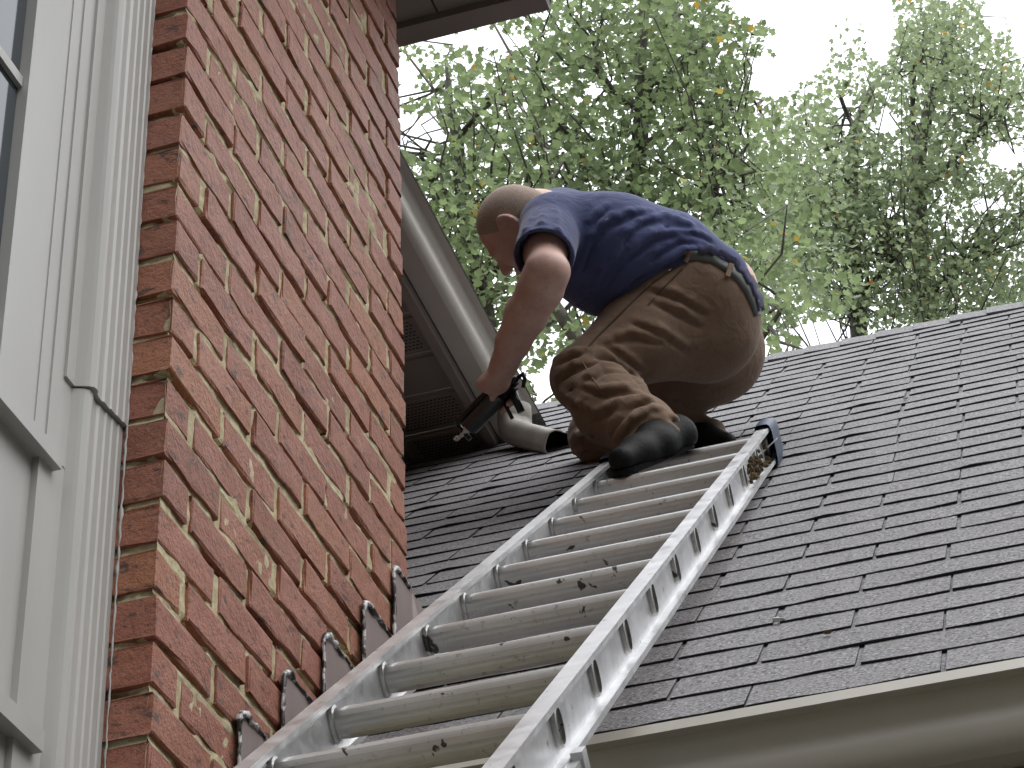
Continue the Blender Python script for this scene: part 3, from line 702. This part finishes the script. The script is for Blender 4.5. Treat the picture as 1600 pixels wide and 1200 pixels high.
NL += tree('tulip_tree', 'slender pale green far tree with a broken rounded top beside the spired tree', 26,
     [(1240,200,55,65),(1310,125,40,65),(1290,260,90,90),(1370,250,70,75),(1350,400,110,90),(1250,400,90,90),(1330,480,50,35),(1365,130,20,40),(1230,320,70,70),(1300,340,80,60)],
     [[(1350,620),(1338,470),(1330,350),(1331,270),(1338,205),(1350,165),(1366,130)], [(1331,290),(1290,230),(1255,180)], [(1330,350),(1280,310),(1230,280)], [(1338,470),(1400,400),(1430,370)], [(1338,205),(1322,175),(1312,150)]],
     .0165, .058, 'leaf_far', 15, 29, .105)
print('LEAVES', NL)
# unseen ring of leaves added around the garden to block low sky light
r = np.random.default_rng(21); n = 24000; th = r.uniform(0, 2*math.pi, n); rad = r.uniform(25, 40, n); hz = r.beta(1.3, 1.6, n) * 27 * (.8 + .2 * np.sin(th * 9) + .12 * np.sin(th * 23))
pw = np.stack([1.3 + rad * np.cos(th), -2 + rad * np.sin(th), hz], 1)
az = np.arctan2(pw[:, 0] - CAM_LOC[0], pw[:, 1] - CAM_LOC[1]); pw = pw[(np.abs(az + .28) > .42) | (pw[:, 2] < 9)]
wd = leaf_mesh('added_woodland', pw, 1.5, 'leaf_dark', r, .1); o = bpy.data.objects.new('added_woodland', wd); COL.objects.link(o); tag(o, kind='stuff', label='unseen dark green wood added around the garden to block low sky light', cat='added_woodland')
# ================================================================== MAN crouching at the ladder top
def roundcone(P, a, b, r1, r2):
    ba = b - a; t = np.clip(((P - a) @ ba) / max(ba @ ba, 1e-9), 0, 1)
    return np.linalg.norm(P - a - t[..., None] * ba, axis=-1) - (r1 + (r2 - r1) * t)
def ellip(P, c, A, r):
    q = ((P - c) @ A.T) / np.array(r); n = np.linalg.norm(q, axis=-1)
    return (n - 1) * min(r) * np.where(n > 1, 1, 1)
class Field:
    """signed distance field on a grid; blended primitives become one continuous skin"""
    def __init__(s, lo, hi, h):
        s.o = np.array(lo, float); s.h = h; s.n = np.ceil((np.array(hi) - lo) / h).astype(int) + 1
        s.F = np.full(s.n, .5, np.float32)
    def _blk(s, lo, hi):
        i0 = np.clip(np.floor((np.array(lo) - s.o) / s.h).astype(int), 0, s.n - 1); i1 = np.clip(np.ceil((np.array(hi) - s.o) / s.h).astype(int) + 1, 1, s.n)
        sl = tuple(slice(a, max(a + 1, b)) for a, b in zip(i0, i1))
        ax = [s.o[k] + s.h * np.arange(sl[k].start, sl[k].stop) for k in range(3)]
        return sl, np.stack(np.meshgrid(*ax, indexing='ij'), -1)
    def put(s, fn, lo, hi, k=.02, mode='add'):
        m = k + .03; sl, P = s._blk(np.array(lo) - m, np.array(hi) + m); d = fn(P); F = s.F[sl]
        if mode == 'add':
            h = np.clip(.5 + .5 * (F - d) / k, 0, 1); s.F[sl] = (F * (1 - h) + d * h - k * h * (1 - h))
        elif mode == 'sub':
            d = -d; h = np.clip(.5 - .5 * (F - d) / k, 0, 1); s.F[sl] = F * (1 - h) + d * h + k * h * (1 - h)
        else: s.F[sl] = np.maximum(F, d)
    def chain(s, pts, rad, k=.03, mode='add'):
        for a, b, r1, r2 in zip(pts[:-1], pts[1:], rad[:-1], rad[1:]):
            R_ = max(r1, r2); s.put(lambda P: roundcone(P, a, b, r1, r2), np.minimum(a, b) - R_, np.maximum(a, b) + R_, k, mode)
        return s
    def ball(s, c, r, k=.03, mode='add'): s.put(lambda P: np.linalg.norm(P - c, axis=-1) - r, c - r, c + r, k, mode); return s
    def ell(s, c, A, r, k=.02, mode='add'): s.put(lambda P: ellip(P, c, A, r), c - max(r), c + max(r), k, mode); return s
    def cut(s, c, n, lo=None, hi=None):
        n = np.array(n) / np.linalg.norm(n)
        lo = s.o if lo is None else lo; hi = s.o + s.h * s.n if hi is None else hi
        sl, P = s._blk(lo, hi); s.F[sl] = np.maximum(s.F[sl], (P - c) @ n)
    def sample(s, P):
        q = (P - s.o) / s.h; i = np.clip(np.floor(q).astype(int), 0, s.n - 2); f = np.clip(q - i, 0, 1); r = 0
        for dx in (0, 1):
            for dy in (0, 1):
                for dz in (0, 1):
                    r = r + s.F[i[..., 0]+dx, i[..., 1]+dy, i[..., 2]+dz] * (f[..., 0] if dx else 1-f[..., 0]) * (f[..., 1] if dy else 1-f[..., 1]) * (f[..., 2] if dz else 1-f[..., 2])
        return r
    def surf(s, px, py, d0=5.5, d1=7.2):
        """where the line of sight through a photo pixel first meets this surface"""
        ds = np.arange(d0, d1, .003); v = s.sample(CAM_LOC + ray(px, py)[None] * ds[:, None]); k = np.argmax(v < 0)
        if v[k] >= 0: k = int(np.argmin(v))
        return at(px, py, ds[k])
    def fold(s, pts, r=.007, k=.022, sink=.3, valley=None):
        P = [s.surf(*p) for p in pts]; P = [p + ray(*q) * r * sink for p, q in zip(P, pts)]
        n = len(P); Q = [P[0]]                                      # smooth the run of the fold
        for a, b in zip(P[:-1], P[1:]): Q += [a * .5 + b * .5, b]
        rr = [r * (.35 + .65 * math.sin(math.pi * (i + .6) / (len(Q) + .2))) for i in range(len(Q))]
        s.chain(Q, rr, k)
        if valley:
            P = [s.surf(x + valley[0], y + valley[1]) for x, y in pts]; s.chain(P, [r * .25] + [r * .62] * (len(P) - 2) + [r * .25], .012, 'sub')
    def mesh(s, name, mat, parent, smooth=True, **kw):
        F = s.F; ins = F < 0; c = np.zeros(s.n - 1, np.int8)
        cor = [(a, b, e) for a in (0, 1) for b in (0, 1) for e in (0, 1)]
        for a, b, e in cor: c += ins[a:s.n[0]-1+a, b:s.n[1]-1+b, e:s.n[2]-1+e]
        I = np.argwhere((c > 0) & (c < 8)); idx = np.full(s.n - 1, -1, np.int64); idx[tuple(I.T)] = np.arange(len(I))
        val = np.stack([F[I[:, 0]+a, I[:, 1]+b, I[:, 2]+e] for a, b, e in cor], 1).astype(float); cp = np.array(cor, float)
        acc = np.zeros((len(I), 3)); cnt = np.zeros(len(I))
        for i in range(8):
            for j in range(i + 1, 8):
                if abs(cp[i] - cp[j]).sum() != 1: continue
                m_ = (val[:, i] < 0) != (val[:, j] < 0); t = np.where(m_, val[:, i] / np.where(m_, val[:, i] - val[:, j], 1), 0)
                acc += np.where(m_[:, None], cp[i] + t[:, None] * (cp[j] - cp[i]), 0); cnt += m_
        V = s.o + s.h * (I + acc / cnt[:, None]); faces = []
        for ax in range(3):
            sl0 = [slice(1, -1)] * 3; sl0[ax] = slice(0, -1); sl1 = [slice(1, -1)] * 3; sl1[ax] = slice(1, None)
            A, B = ins[tuple(sl0)], ins[tuple(sl1)]; E = np.argwhere(A != B); fl = A[tuple(E.T)]
            E = E + np.array([0 if k == ax else 1 for k in range(3)])
            u, v = (ax + 1) % 3, (ax + 2) % 3; du, dv = np.eye(3, dtype=int)[u], np.eye(3, dtype=int)[v]
            q = np.stack([idx[tuple((E - du*a - dv*b).T)] for a, b in ((1, 1), (0, 1), (0, 0), (1, 0))], 1)
            ok = (q >= 0).all(1); q = q[ok]; fl = fl[ok]; q[~fl] = q[~fl][:, ::-1]; faces.append(q)
        Q = np.concatenate(faces); me = bpy.data.meshes.new(name)
        me.vertices.add(len(V)); me.vertices.foreach_set('co', V.astype(np.float32).ravel()); me.loops.add(len(Q) * 4); me.loops.foreach_set('vertex_index', Q.astype(np.int32).ravel())
        me.polygons.add(len(Q)); me.polygons.foreach_set('loop_start', np.arange(0, len(Q) * 4, 4, dtype=np.int32)); me.polygons.foreach_set('loop_total', np.full(len(Q), 4, np.int32))
        me.polygons.foreach_set('use_smooth', np.ones(len(Q), bool)); me.materials.append(MATS[mat]); me.update(calc_edges=True); me.validate()
        o = bpy.data.objects.new(name, me); COL.objects.link(o); o.parent = parent; o.matrix_parent_inverse = PINV(parent); return tag(o, **kw)

def man_materials():
    q = NB('shirt_cotton'); f = q.noise(5, detail=5)
    c = q.ramp(f, [(.3, (.053, .063, .140)), (.7, (.080, .093, .20))])
    c = q.mix(c, (.34, .36, .42), q.ramp(q.noise(42, detail=2, rough=.4), [(.775, 0.), (.80, .7)]))
    q.set(c, .9, 0, .2); q.b.inputs['Sheen Weight'].default_value = .25; q.b.inputs['Sheen Roughness'].default_value = .4
    q.bump(q.noise(18, q.coord(scale=(1, 1, 1)), 3, .5, 1.2), .35, .014); q.bump(q.noise(700, detail=1), .15, .001)
    q = NB('trouser_canvas'); f = q.noise(7, detail=6)
    c = q.ramp(f, [(.3, (.150, .095, .064)), (.7, (.21, .14, .098))])
    c = q.mix(c, (.06, .036, .024), q.ramp(q.noise(11, detail=5, rough=.7), [(.58, 0.), (.75, .5)]))
    q.set(c, .9, 0, .25); q.b.inputs['Sheen Weight'].default_value = .12
    q.bump(q.noise(22, detail=3, rough=.5, dist=1.3), .35, .012); q.bump(q.noise(800, detail=1), .2, .001)
    q = NB('skin'); f = q.noise(22, detail=5)
    c = q.ramp(f, [(.3, (.55, .335, .285)), (.7, (.65, .43, .375))])
    c = q.mix(c, (.46, .23, .19), q.ramp(q.noise(60, detail=4), [(.55, 0.), (.75, .5)]))
    q.set(c, .48, 0, .45); q.b.inputs['Subsurface Weight'].default_value = .12; q.b.inputs['Subsurface Radius'].default_value = (.012, .005, .003); q.b.inputs['Subsurface Scale'].default_value = .6
    q.bump(q.noise(260, detail=3), .12, .001)
    q = NB('buzzed_hair'); c = q.ramp(q.noise(420, detail=2, rough=.7), [(.35, (.27, .20, .165)), (.65, (.50, .395, .335))]); q.set(c, .8, 0, .25); q.bump(q.noise(500, detail=2), .4, .002)
    q = NB('stubble'); c = q.ramp(q.noise(420, detail=2, rough=.7), [(.35, (.17, .095, .07)), (.65, (.34, .19, .145))]); q.set(c, .7, 0, .3)
    m_plain('boot_leather', (.0065, .0065, .007), .6, var=.5, vscale=30, bump=.35, bscale=90, spec=.15)
    m_plain('boot_sole', (.010, .009, .009), .8, var=.5, vscale=30, bump=.5, bscale=120, spec=.1)
    m_plain('belt_leather', (.085, .095, .085), .5, var=.2, vscale=30, bump=.1)
    m_plain('boxer_cotton', (.075, .075, .14), .9, var=.25, vscale=25, bump=.3, bscale=90)
    m_plain('stitching', (.075, .045, .03), .9)
    m_plain('stitching_light', (.20, .14, .10), .9)
    m_plain('black_plastic', (.012, .012, .014), .32, var=.2)
    m_plain('gun_steel', (.075, .08, .085), .35, .6, var=.25, vscale=30)
    m_plain('nozzle_plastic', (.72, .72, .70), .5)
    m_plain('eye_white', (.5, .46, .42), .3)
man_materials()
V3 = lambda *a: np.array(a, float)
man = empty('person', tuple(at(1000, 740, 5.95)), label='man in navy t-shirt and brown work trousers crouching at the ladder top', cat='person')
IMX, IMY, IMZ = RM[:, 0], -RM[:, 1], -RM[:, 2]                      # photo right, photo down, away from the camera
LOB, HIB = V3(-.50, 1.5, 4.6), V3(.95, 3.35, 6.25)

# ---- trousers
tr = Field(LOB, HIB, .0062)
tr.chain([at(1098, 520, 6.36), at(1000, 528, 6.27), at(912, 590, 6.17)], [.128, .117, .083], .03)
tr.chain([at(912, 590, 6.17), at(955, 636, 6.04), at(1005, 672, 5.92), at(1036, 704, 5.87)], [.083, .094, .080, .074], .03)
tr.ball(at(1105, 512, 6.38), .142, .04); tr.ball(at(1113, 546, 6.56), .145, .035)
tr.chain([at(1108, 458, 6.375), at(1062, 464, 6.355)], [.132, .126], .05); tr.ball(at(1105, 458, 6.50), .132, .05); tr.chain([at(1085, 455, 6.335), at(1045, 470, 6.315)], [.126, .116], .05)
tr.chain([at(1113, 556, 6.56), at(1015, 622, 6.68), at(934, 680, 6.78)], [.128, .108, .080], .035)
tr.chain([at(934, 680, 6.78), at(1000, 676, 6.70), at(1062, 670, 6.60), at(1112, 676, 6.54)], [.080, .076, .056, .040], .03)
cuff = at(1022, 698, 5.88); shin = at(1036, 704, 5.87) - at(955, 636, 6.04); shin /= np.linalg.norm(shin)
tr.cut(cuff, IMX * .42 + IMY * .9 - IMZ * .1, cuff - .15, cuff + .16)
tr.chain([cuff - shin * .03, cuff + shin * .05], [.058, .062], .006, 'sub')
for f in ([(867,562),(899,550),(943,553),(968,564),(992,586),(1008,606)], [(870,590),(899,570),(930,560),(950,560)], [(880,612),(921,588),(943,572),(968,574)],
          [(877,612),(904,632),(932,645),(968,630),(1005,622),(1020,628)], [(954,676),(972,641),(998,628)], [(963,684),(992,654),(1020,640),(1040,642)],
          [(990,672),(1020,655),(1050,654),(1060,664)], [(1001,680),(1036,664),(1056,672)], [(943,533),(968,549),(996,570)], [(905,600),(940,610),(975,606),(1000,606)],
          [(1012,447),(1052,457),(1100,482)], [(1020,468),(1060,484),(1090,502)], [(990,500),(1030,515),(1070,540)], [(950,530),(985,520),(1030,530)], [(893,690),(905,678),(925,672)], [(897,706),(915,700),(940,700)]):
    tr.fold(f, .0125, .012, .4, (3, 8))
trousers = None

# ---- shirt
sh = Field(LOB, HIB, .0062)
for dz, kk in ((-.075, 1.0), (.075, 1.0)):
    sh.chain([at(1112, 437, 6.435 + dz * .7), at(1045, 401, 6.415 + dz * .9), at(965, 388, 6.40 + dz), at(905, 380, 6.41 + dz), at(872, 362, 6.42 + dz)], [.102, .114, .138, .132, .098], .05)
sh.ball(at(948, 428, 6.36), .118, .05); sh.ball(at(940, 425, 6.48), .115, .05); sh.chain([at(985, 440, 6.39), at(1040, 440, 6.40)], [.09, .08], .05)
sh.chain([at(875, 352, 6.42), at(853, 342, 6.41)], [.095, .070], .04)
sh.chain([at(880, 365, 6.34), at(862, 352, 6.27)], [.10, .080], .04); sh.chain([at(870, 352, 6.52), at(852, 345, 6.60)], [.10, .080], .04)
sl_a, sl_b = at(860, 352, 6.27), at(848, 400, 6.055); sax = (sl_b - sl_a) / np.linalg.norm(sl_b - sl_a)
for f in ([(916,388),(946,350),(984,332),(1018,330)], [(940,424),(980,362),(1012,338)], [(960,416),(1012,372),(1040,350),(1080,352)], [(940,446),(968,402),(1020,366),(1080,362),(1108,372)],
          [(966,454),(1024,394),(1060,374),(1100,380)], [(986,432),(1040,405),(1080,390)], [(920,346),(948,322)], [(905,420),(925,370),(955,335)], [(925,460),(945,420),(975,385)], [(1000,345),(1040,338),(1075,348)], [(900,470),(920,450),(940,450)], [(1030,412),(1070,392),(1110,388)]):
    sh.fold(f, .0105, .012, .4, (4, 7))
# sleeve: a hanging tube, cut square and hollow, so the arm comes out of a dark opening
sv_ = Field(np.minimum(sl_a, sl_b) - .13, np.maximum(sl_a, sl_b) + .13, .0062)
sv_.chain([sl_a, sl_b + sax * .05], [.080, .079], .01); sv_.cut(sl_b, sax + IMY * .12)
inn = lambda P: roundcone(P, sl_a + sax * .05, sl_b + sax * .05, .060, .0695)
sv_.put(inn, sl_b - .2, sl_b + .2, .004, 'sub')
i0 = np.round((sv_.o - sh.o) / sh.h).astype(int); sv_.o = sh.o + i0 * sh.h
sl3 = tuple(slice(a, a + b) for a, b in zip(i0, sv_.n)); Fm = sh.F[sl3]; kk = .025
hh = np.clip(.5 + .5 * (Fm - sv_.F) / kk, 0, 1); sh.F[sl3] = Fm * (1 - hh) + sv_.F * hh - kk * hh * (1 - hh)
sh.put(inn, sl_b - .2, sl_b + .2, .004, 'sub')
sh.chain([at(862, 356, 6.55), at(846, 400, 6.68)], [.078, .070], .03)          # far sleeve
for f in ([(835,330),(822,360),(815,395)], [(870,330),(872,360),(880,395)], [(850,330),(846,350),(838,372)]): sh.fold(f, .006, .012, .4)
# the trousers end under the shirt hem; the hem hangs a little loose over the belt
wp = [at(1070, 399, 6.24), at(1112, 400, 6.245), at(1187, 478, 6.45)]; wn = np.cross(wp[1] - wp[0], wp[2] - wp[0]); wn /= np.linalg.norm(wn); wn = wn if wn @ V3(0, 0, 1) > 0 else -wn
tr.cut(wp[1], wn)
trousers = tr.mesh('trousers', 'trouser_canvas', man); shirt = sh.mesh('shirt', 'shirt_cotton', man)

# ---- body: head, neck, arms, hands and what the clothes cover, one skin
bd = Field(LOB, HIB, .0048)
HO = at(800, 347, 6.37); ang = math.radians(56)
HF = (-math.cos(ang) * IMX + math.sin(ang) * IMY) + .20 * IMZ; HF /= np.linalg.norm(HF)        # face direction: down and away
HL = -IMZ + .12 * IMX; HL -= HF * (HL @ HF); HL /= np.linalg.norm(HL); HU = np.cross(HF, HL) * -1.0
if HU @ (-math.sin(ang) * IMX - math.cos(ang) * IMY) < 0: HU = -HU
HA = np.stack([HF, HU, HL]); hp = lambda f, u, l=0.: HO + HF * f + HU * u + HL * l
CR = (.099, .092, .077)
bd.ell(HO, HA, CR, .02); bd.ell(hp(.042, -.060), HA, (.056, .072, .059), .03); bd.ball(hp(.074, -.121), .022, .03)
for l in (-1, 1):
    bd.ball(hp(.066, -.048, .043 * l), .024, .025); bd.chain([hp(-.005, -.075, .055 * l), hp(.06, -.112, .032 * l)], [.018, .018], .03)
    bd.ball(hp(.101, -.026, .032 * l), .0135, .012, 'sub'); bd.ball(hp(.086, -.026, .031 * l), .0125, .004)
    bd.chain([hp(.097, -.006, .012 * l), hp(.086, -.004, .046 * l)], [.010, .009], .015)
    bd.ball(hp(.108, -.064, .011 * l), .0085, .008)
    # ear: rim, lobe, bowl
    E0 = hp(.000, .008, .0775 * l); rim = [E0 + HU * (.032 * math.cos(t)) - HF * (.021 * math.sin(t)) + HL * l * (.006 + .006 * math.sin(t)) for t in np.linspace(-.7, 3.3, 10)]
    bd.chain(rim, [.005] * 9 + [.007], .004); bd.ell(E0 - HF * .006, HA, (.019, .029, .008), .008); bd.ball(E0 + HL * l * .010 - HF * .001, .0095, .006, 'sub')
bd.chain([hp(.100, -.022), hp(.122, -.060)], [.009, .0125], .012)
bd.chain([hp(.098, -.088, -.016), hp(.101, -.088), hp(.098, -.088, .016)], [.006, .009, .006], .008); bd.chain([hp(.094, -.099, -.015), hp(.097, -.100), hp(.094, -.099, .015)], [.006, .009, .006], .008)
bd.chain([hp(-.035, -.05), at(848, 338, 6.40), at(875, 352, 6.42)], [.060, .064, .075], .035)
# trunk and legs (thinner than the clothes)
for dz in (-.05, .05): bd.chain([at(1108, 468, 6.43 + dz), at(1040, 412, 6.43 + dz), at(965, 392, 6.42 + dz), at(890, 372, 6.42 + dz)], [.095, .082, .10, .085], .05)
bd.chain([at(1100, 515, 6.37), at(1000, 532, 6.27), at(914, 592, 6.17), at(955, 640, 6.04), at(1022, 690, 5.89)], [.105, .09, .062, .060, .042], .03)
bd.chain([at(1112, 552, 6.56), at(1015, 622, 6.68), at(936, 680, 6.78), at(1000, 676, 6.70), at(1085, 674, 6.57)], [.105, .085, .06, .055, .034], .03)
bd.chain([at(1112, 468, 6.44), at(1128, 452, 6.45)], [.100, .098], .04)
# near arm
bd.chain([at(866, 352, 6.29), at(853, 395, 6.10), at(853, 424, 6.00)], [.062, .056, .051], .02)
bd.chain([at(853, 424, 6.00), at(845, 450, 6.01), at(822, 492, 6.04), at(802, 534, 6.07), at(789, 566, 6.095)], [.050, .0565, .053, .043, .034], .02)
bd.ball(at(866, 424, 5.985), .036, .03)
# far arm, reaching down to steady itself on the gutter lip
bd.chain([at(856, 352, 6.56), at(852, 410, 6.74), at(842, 440, 6.84)], [.058, .050, .044], .02); bd.chain([at(842, 440, 6.84), at(826, 490, 6.86), at(812, 530, 6.86)], [.046, .043, .030], .02)
# near hand closed on the caulking gun; far hand over the gutter edge
G0, G1 = at(800, 598, 6.135), at(733, 668, 6.20); GA = (G1 - G0) / np.linalg.norm(G1 - G0)
WR = at(789, 566, 6.095); PC = at(776, 594, 6.115)
bd.chain([WR, PC], [.032, .034], .02); bd.ell(at(768, 600, 6.12), np.stack([IMX, IMY, IMZ]), (.040, .026, .034), .02)
gup = -IMY - GA * (-IMY @ GA); gup /= np.linalg.norm(gup); gaw = np.cross(GA, gup); gaw = gaw if gaw @ IMZ > 0 else -gaw
for i, (t_, rr, ln_) in enumerate(((.026, .0098, 1.0), (.044, .0100, 1.06), (.062, .0096, 1.02), (.079, .0085, .88))):
    c = G0 + GA * t_; pts = [c + .034 * (math.cos(a) * gup + math.sin(a) * gaw) for a in np.linspace(.25, .25 + 2.75 * ln_, 6)]
    bd.chain([PC * .5 + pts[0] * .5] + pts, [.013, rr * 1.12, rr * 1.08, rr * 1.05, rr, rr * .95, rr * .82], .006)
c = G0 + GA * .012; bd.chain([at(786, 585, 6.10), c + .034 * (gup * .8 - gaw * .6), c + GA * .02 + .033 * (gup * .2 - gaw), c + GA * .045 + .032 * (-gup * .1 - gaw)], [.016, .0125, .0115, .009], .007)
FP = hit(803, 560, 0, GX) + V3(.012, 0, .022); FD = -((FP - CAM_LOC) @ RM)[2]; FW = at(812, 532, FD - .03); bd.chain([FW, FP], [.028, .026], .02)
for i in range(4):
    b0 = FP + V3(-.02, -.026 + .019 * i, .004); bd.chain([b0, b0 + V3(-.035, .002, .004), b0 + V3(-.055, .003, -.012), b0 + V3(-.060, .003, -.028)], [.011, .0098, .009, .0078], .006)
bd.chain([FP + V3(.004, -.03, 0), FP + V3(.018, -.040, -.02), FP + V3(.016, -.036, -.044)], [.013, .011, .009], .007)
body = bd.mesh('body', 'skin', man)

# ---- hair and stubble: thin shells over the skull
hr = Field(HO - .16, HO + .16, .004)
hr.ell(HO - HF * .002 + HU * .001, HA, tuple(r_ + .0028 for r_ in CR), .004); hr.chain([hp(-.055, -.035), hp(-.062, -.062)], [.05, .043], .03)
hr.cut(hp(0, -.004), HF * .62 - HU * .78 + 0 * HL); 
sl_, P_ = hr._blk(hr.o, hr.o + hr.h * hr.n); hr.F = np.maximum(hr.F, np.where(((P_ - HO) @ HF) > .055, ((P_ - HO) @ HF) - .075 - .25 * ((P_ - HO) @ HU), -1)).astype(np.float32)
for l in (-1, 1): hr.ell(hp(.004, .000, .085 * l), HA, (.030, .042, .03), .006, 'sub')
hr.mesh('hair', 'buzzed_hair', man, label='close cropped light brown hair')

# ---- boots
bt = Field(at(1000, 715, 5.86) - .30, at(1000, 715, 5.86) + .30, .0055)
toe, heel = lp(.302, 9.06, .060), lp(.412, 9.92, .064); fx = (heel - toe) / np.linalg.norm(heel - toe); fn = LN
bt.chain([toe, toe * .72 + heel * .28, toe * .4 + heel * .6, heel], [.034, .041, .040, .041], .03); bt.chain([heel - LX * .012 + LN * .01, at(1022, 684, 5.89)], [.047, .054], .03); bt.chain([toe * .45 + heel * .55 + fn * .01, at(1020, 690, 5.89)], [.040, .05], .04)
bt.cut(toe - fn * .022, -fn); boot = bt.mesh('boot', 'boot_leather', man)
m = MB(); out = []
side_ = np.cross(fx, fn)
for k in range(28):
    a = 2*math.pi*k/28; L_ = np.linalg.norm(heel - toe) / 2 + .036; c = toe * .5 + heel * .5
    wd_ = .044 * (1.0 if math.cos(a) < 0 else .9) * (1 - .16 * math.exp(-(math.cos(a) / .45) ** 2))
    out.append(c + fx * L_ * math.copysign(abs(math.cos(a)) ** .8, math.cos(a)) + side_ * wd_ * math.copysign(abs(math.sin(a)) ** .7, math.sin(a)) - fn * .020)
low = [p - fn * .0145 for p in out]
for k in range(28): m.face([out[k], out[(k+1) % 28], low[(k+1) % 28], low[k]])
m.face(out); m.face(low[::-1])
m.build('sole', 'boot_sole', boot, fix=False)
b2 = Field(at(1095, 680, 6.55) - .22, at(1095, 680, 6.55) + .22, .0055)
b2.chain([at(1076, 682, 6.56), at(1105, 685, 6.52), at(1136, 690, 6.485)], [.044, .038, .026], .03); b2.mesh('boot', 'boot_leather', man)

# ---- belt, loops, seams, pocket, paint marks: strips that follow the cloth
un = lambda px, py: min((F_.surf(px, py) for F_ in (tr, sh, bd)), key=lambda p: np.linalg.norm(p - CAM_LOC))
def strip(pts, hw, name, mat, parent, lift=.003, th=.004, src=un, **kw):
    pts = np.array(pts, float); D = np.gradient(pts, axis=0); D /= np.linalg.norm(D, axis=1)[:, None]; N_ = np.stack([-D[:, 1], D[:, 0]], 1)
    m = MB(); rows = []
    for p, n_ in zip(pts, N_):
        r_ = [src(*(p + n_ * hw * t_)) for t_ in (-1, 0, 1)]; rows.append([q_ - ray(*p) * lift for q_ in r_] + [q_ + ray(*p) * th for q_ in r_])
    for a, b in zip(rows[:-1], rows[1:]):
        for (i, j) in ((0, 1), (1, 2), (2, 5), (5, 4), (4, 3), (3, 0)): m.face([a[i], a[j], b[j], b[i]], 0, i < 2)
    return m.build(name, mat, parent, **kw)
def dense(pts, n=18):
    pts = np.array(pts, float); s_ = np.r_[0, np.cumsum(np.linalg.norm(np.diff(pts, axis=0), axis=1))]; u = np.linspace(0, s_[-1], n); return np.stack([np.interp(u, s_, pts[:, k]) for k in (0, 1)], 1)
strip(dense([(1070,400),(1090,399),(1112,403),(1135,415),(1155,432),(1170,452),(1180,474),(1186,492)], 24), 7.5, 'belt', 'belt_leather', man, .006, .004)
bx = dense([(1092,389),(1115,391),(1140,402),(1160,420),(1176,442),(1187,466),(1190,488)], 26); bx[:, 1] += 2.2 * np.sin(np.arange(26) * 1.7)
strip(bx, 5.5, 'boxer_waistband', 'boxer_cotton', man, .009, .012)
for a, b in (((1078, 393), (1071, 409)), ((1144, 411), (1137, 431))): strip(dense([a, b], 4), 4, 'belt_loop', 'trouser_canvas', trousers, .012, .002)
strip(dense([(1068,410),(1020,441),(994,466),(940,519),(915,546)], 26), 1.6, 'side_seam', 'stitching', trousers, .0030, .004, tr.surf)
strip(dense([(1066,420),(1040,446),(1012,477)], 12), 1.2, 'pocket_seam', 'stitching', trousers, .0028, .004, tr.surf)
strip(dense([(910,565),(925,590),(945,615),(960,632)], 12), 1.0, 'leg_seam', 'stitching_light', trousers, .0028, .004, tr.surf)
for a, b, w_ in (((1022,428),(1034,419),2.6), ((1011,433),(1016,430),2.4), ((1045,423),(1050,421),1.8)): strip(dense([a, b], 4), w_, 'paint_mark', 'white_chip', trousers, .002, .002, tr.surf)

# ---- caulking gun in the near hand
gun = empty('caulking_gun', tuple(G0), label='black caulking gun with white nozzle tip held in the man\'s hand', cat='caulking gun')
m = MB(); B0, B1 = G0 + GA * .045, G1; m.tube([B0, B0 + GA * .002, B1 - GA * .004, B1], [.022, .0245, .0245, .020], 20); m.build('sealant_tube', 'gun_steel', gun)
m = MB(); up_ = gup * .030 - gaw * .004; m.tube([G0 + up_ * .9 + GA * .02, G0 + up_ + GA * .05, G1 + up_ * 1.1 + GA * .012, G1 + up_ * .75 + GA * .022], [.008, .0085, .0085, .006], 10)
m.tube([G1 + up_ * .8 + GA * .02, G1 - up_ * .8 + GA * .02], [.007, .007], 8); m.build('frame', 'black_plastic', gun)
m = MB(); m.tube([G1 + GA * .000, G1 + GA * .012, G1 + GA * .04], [.014, .009, .004], 12); m.build('nozzle', 'nozzle_plastic', gun)
m = MB(); lump(m, G1 + GA * .042 - IMX * .004, .0075, 5, (1.3, 1, .8)); m.build('sealant_blob', 'nozzle_plastic', gun, fix=False)
m = MB(); m.obox(G0 + GA * .0 - gup * .02 - gaw * .014, GA * .05, gup * .044, gaw * .028); m.obox(G0 - GA * .012 - gup * .012 - gaw * .009, GA * .02, gup * .03, gaw * .018); m.build('receiver', 'black_plastic', gun)
m = MB(); R0, R1 = G0, at(817, 584, 6.115); m.tube([R0 + GA * .02, R0 * .3 + R1 * .7, R1, at(820, 592, 6.11), at(817, 606, 6.11)], [.0055, .0055, .006, .006, .005], 8); m.tube([at(799, 598, 6.12), at(808, 590, 6.115)], [.010, .008], 8); m.build('plunger_rod', 'black_plastic', gun)
m = MB(); m.tube([G0 + GA * .015 - gup * .015, G0 + GA * .03 - gup * .075], [.012, .010], 8); m.tube([G0 + GA * .05 - gup * .02, G0 + GA * .062 - gup * .07], [.006, .005], 8); m.build('grip', 'black_plastic', gun)
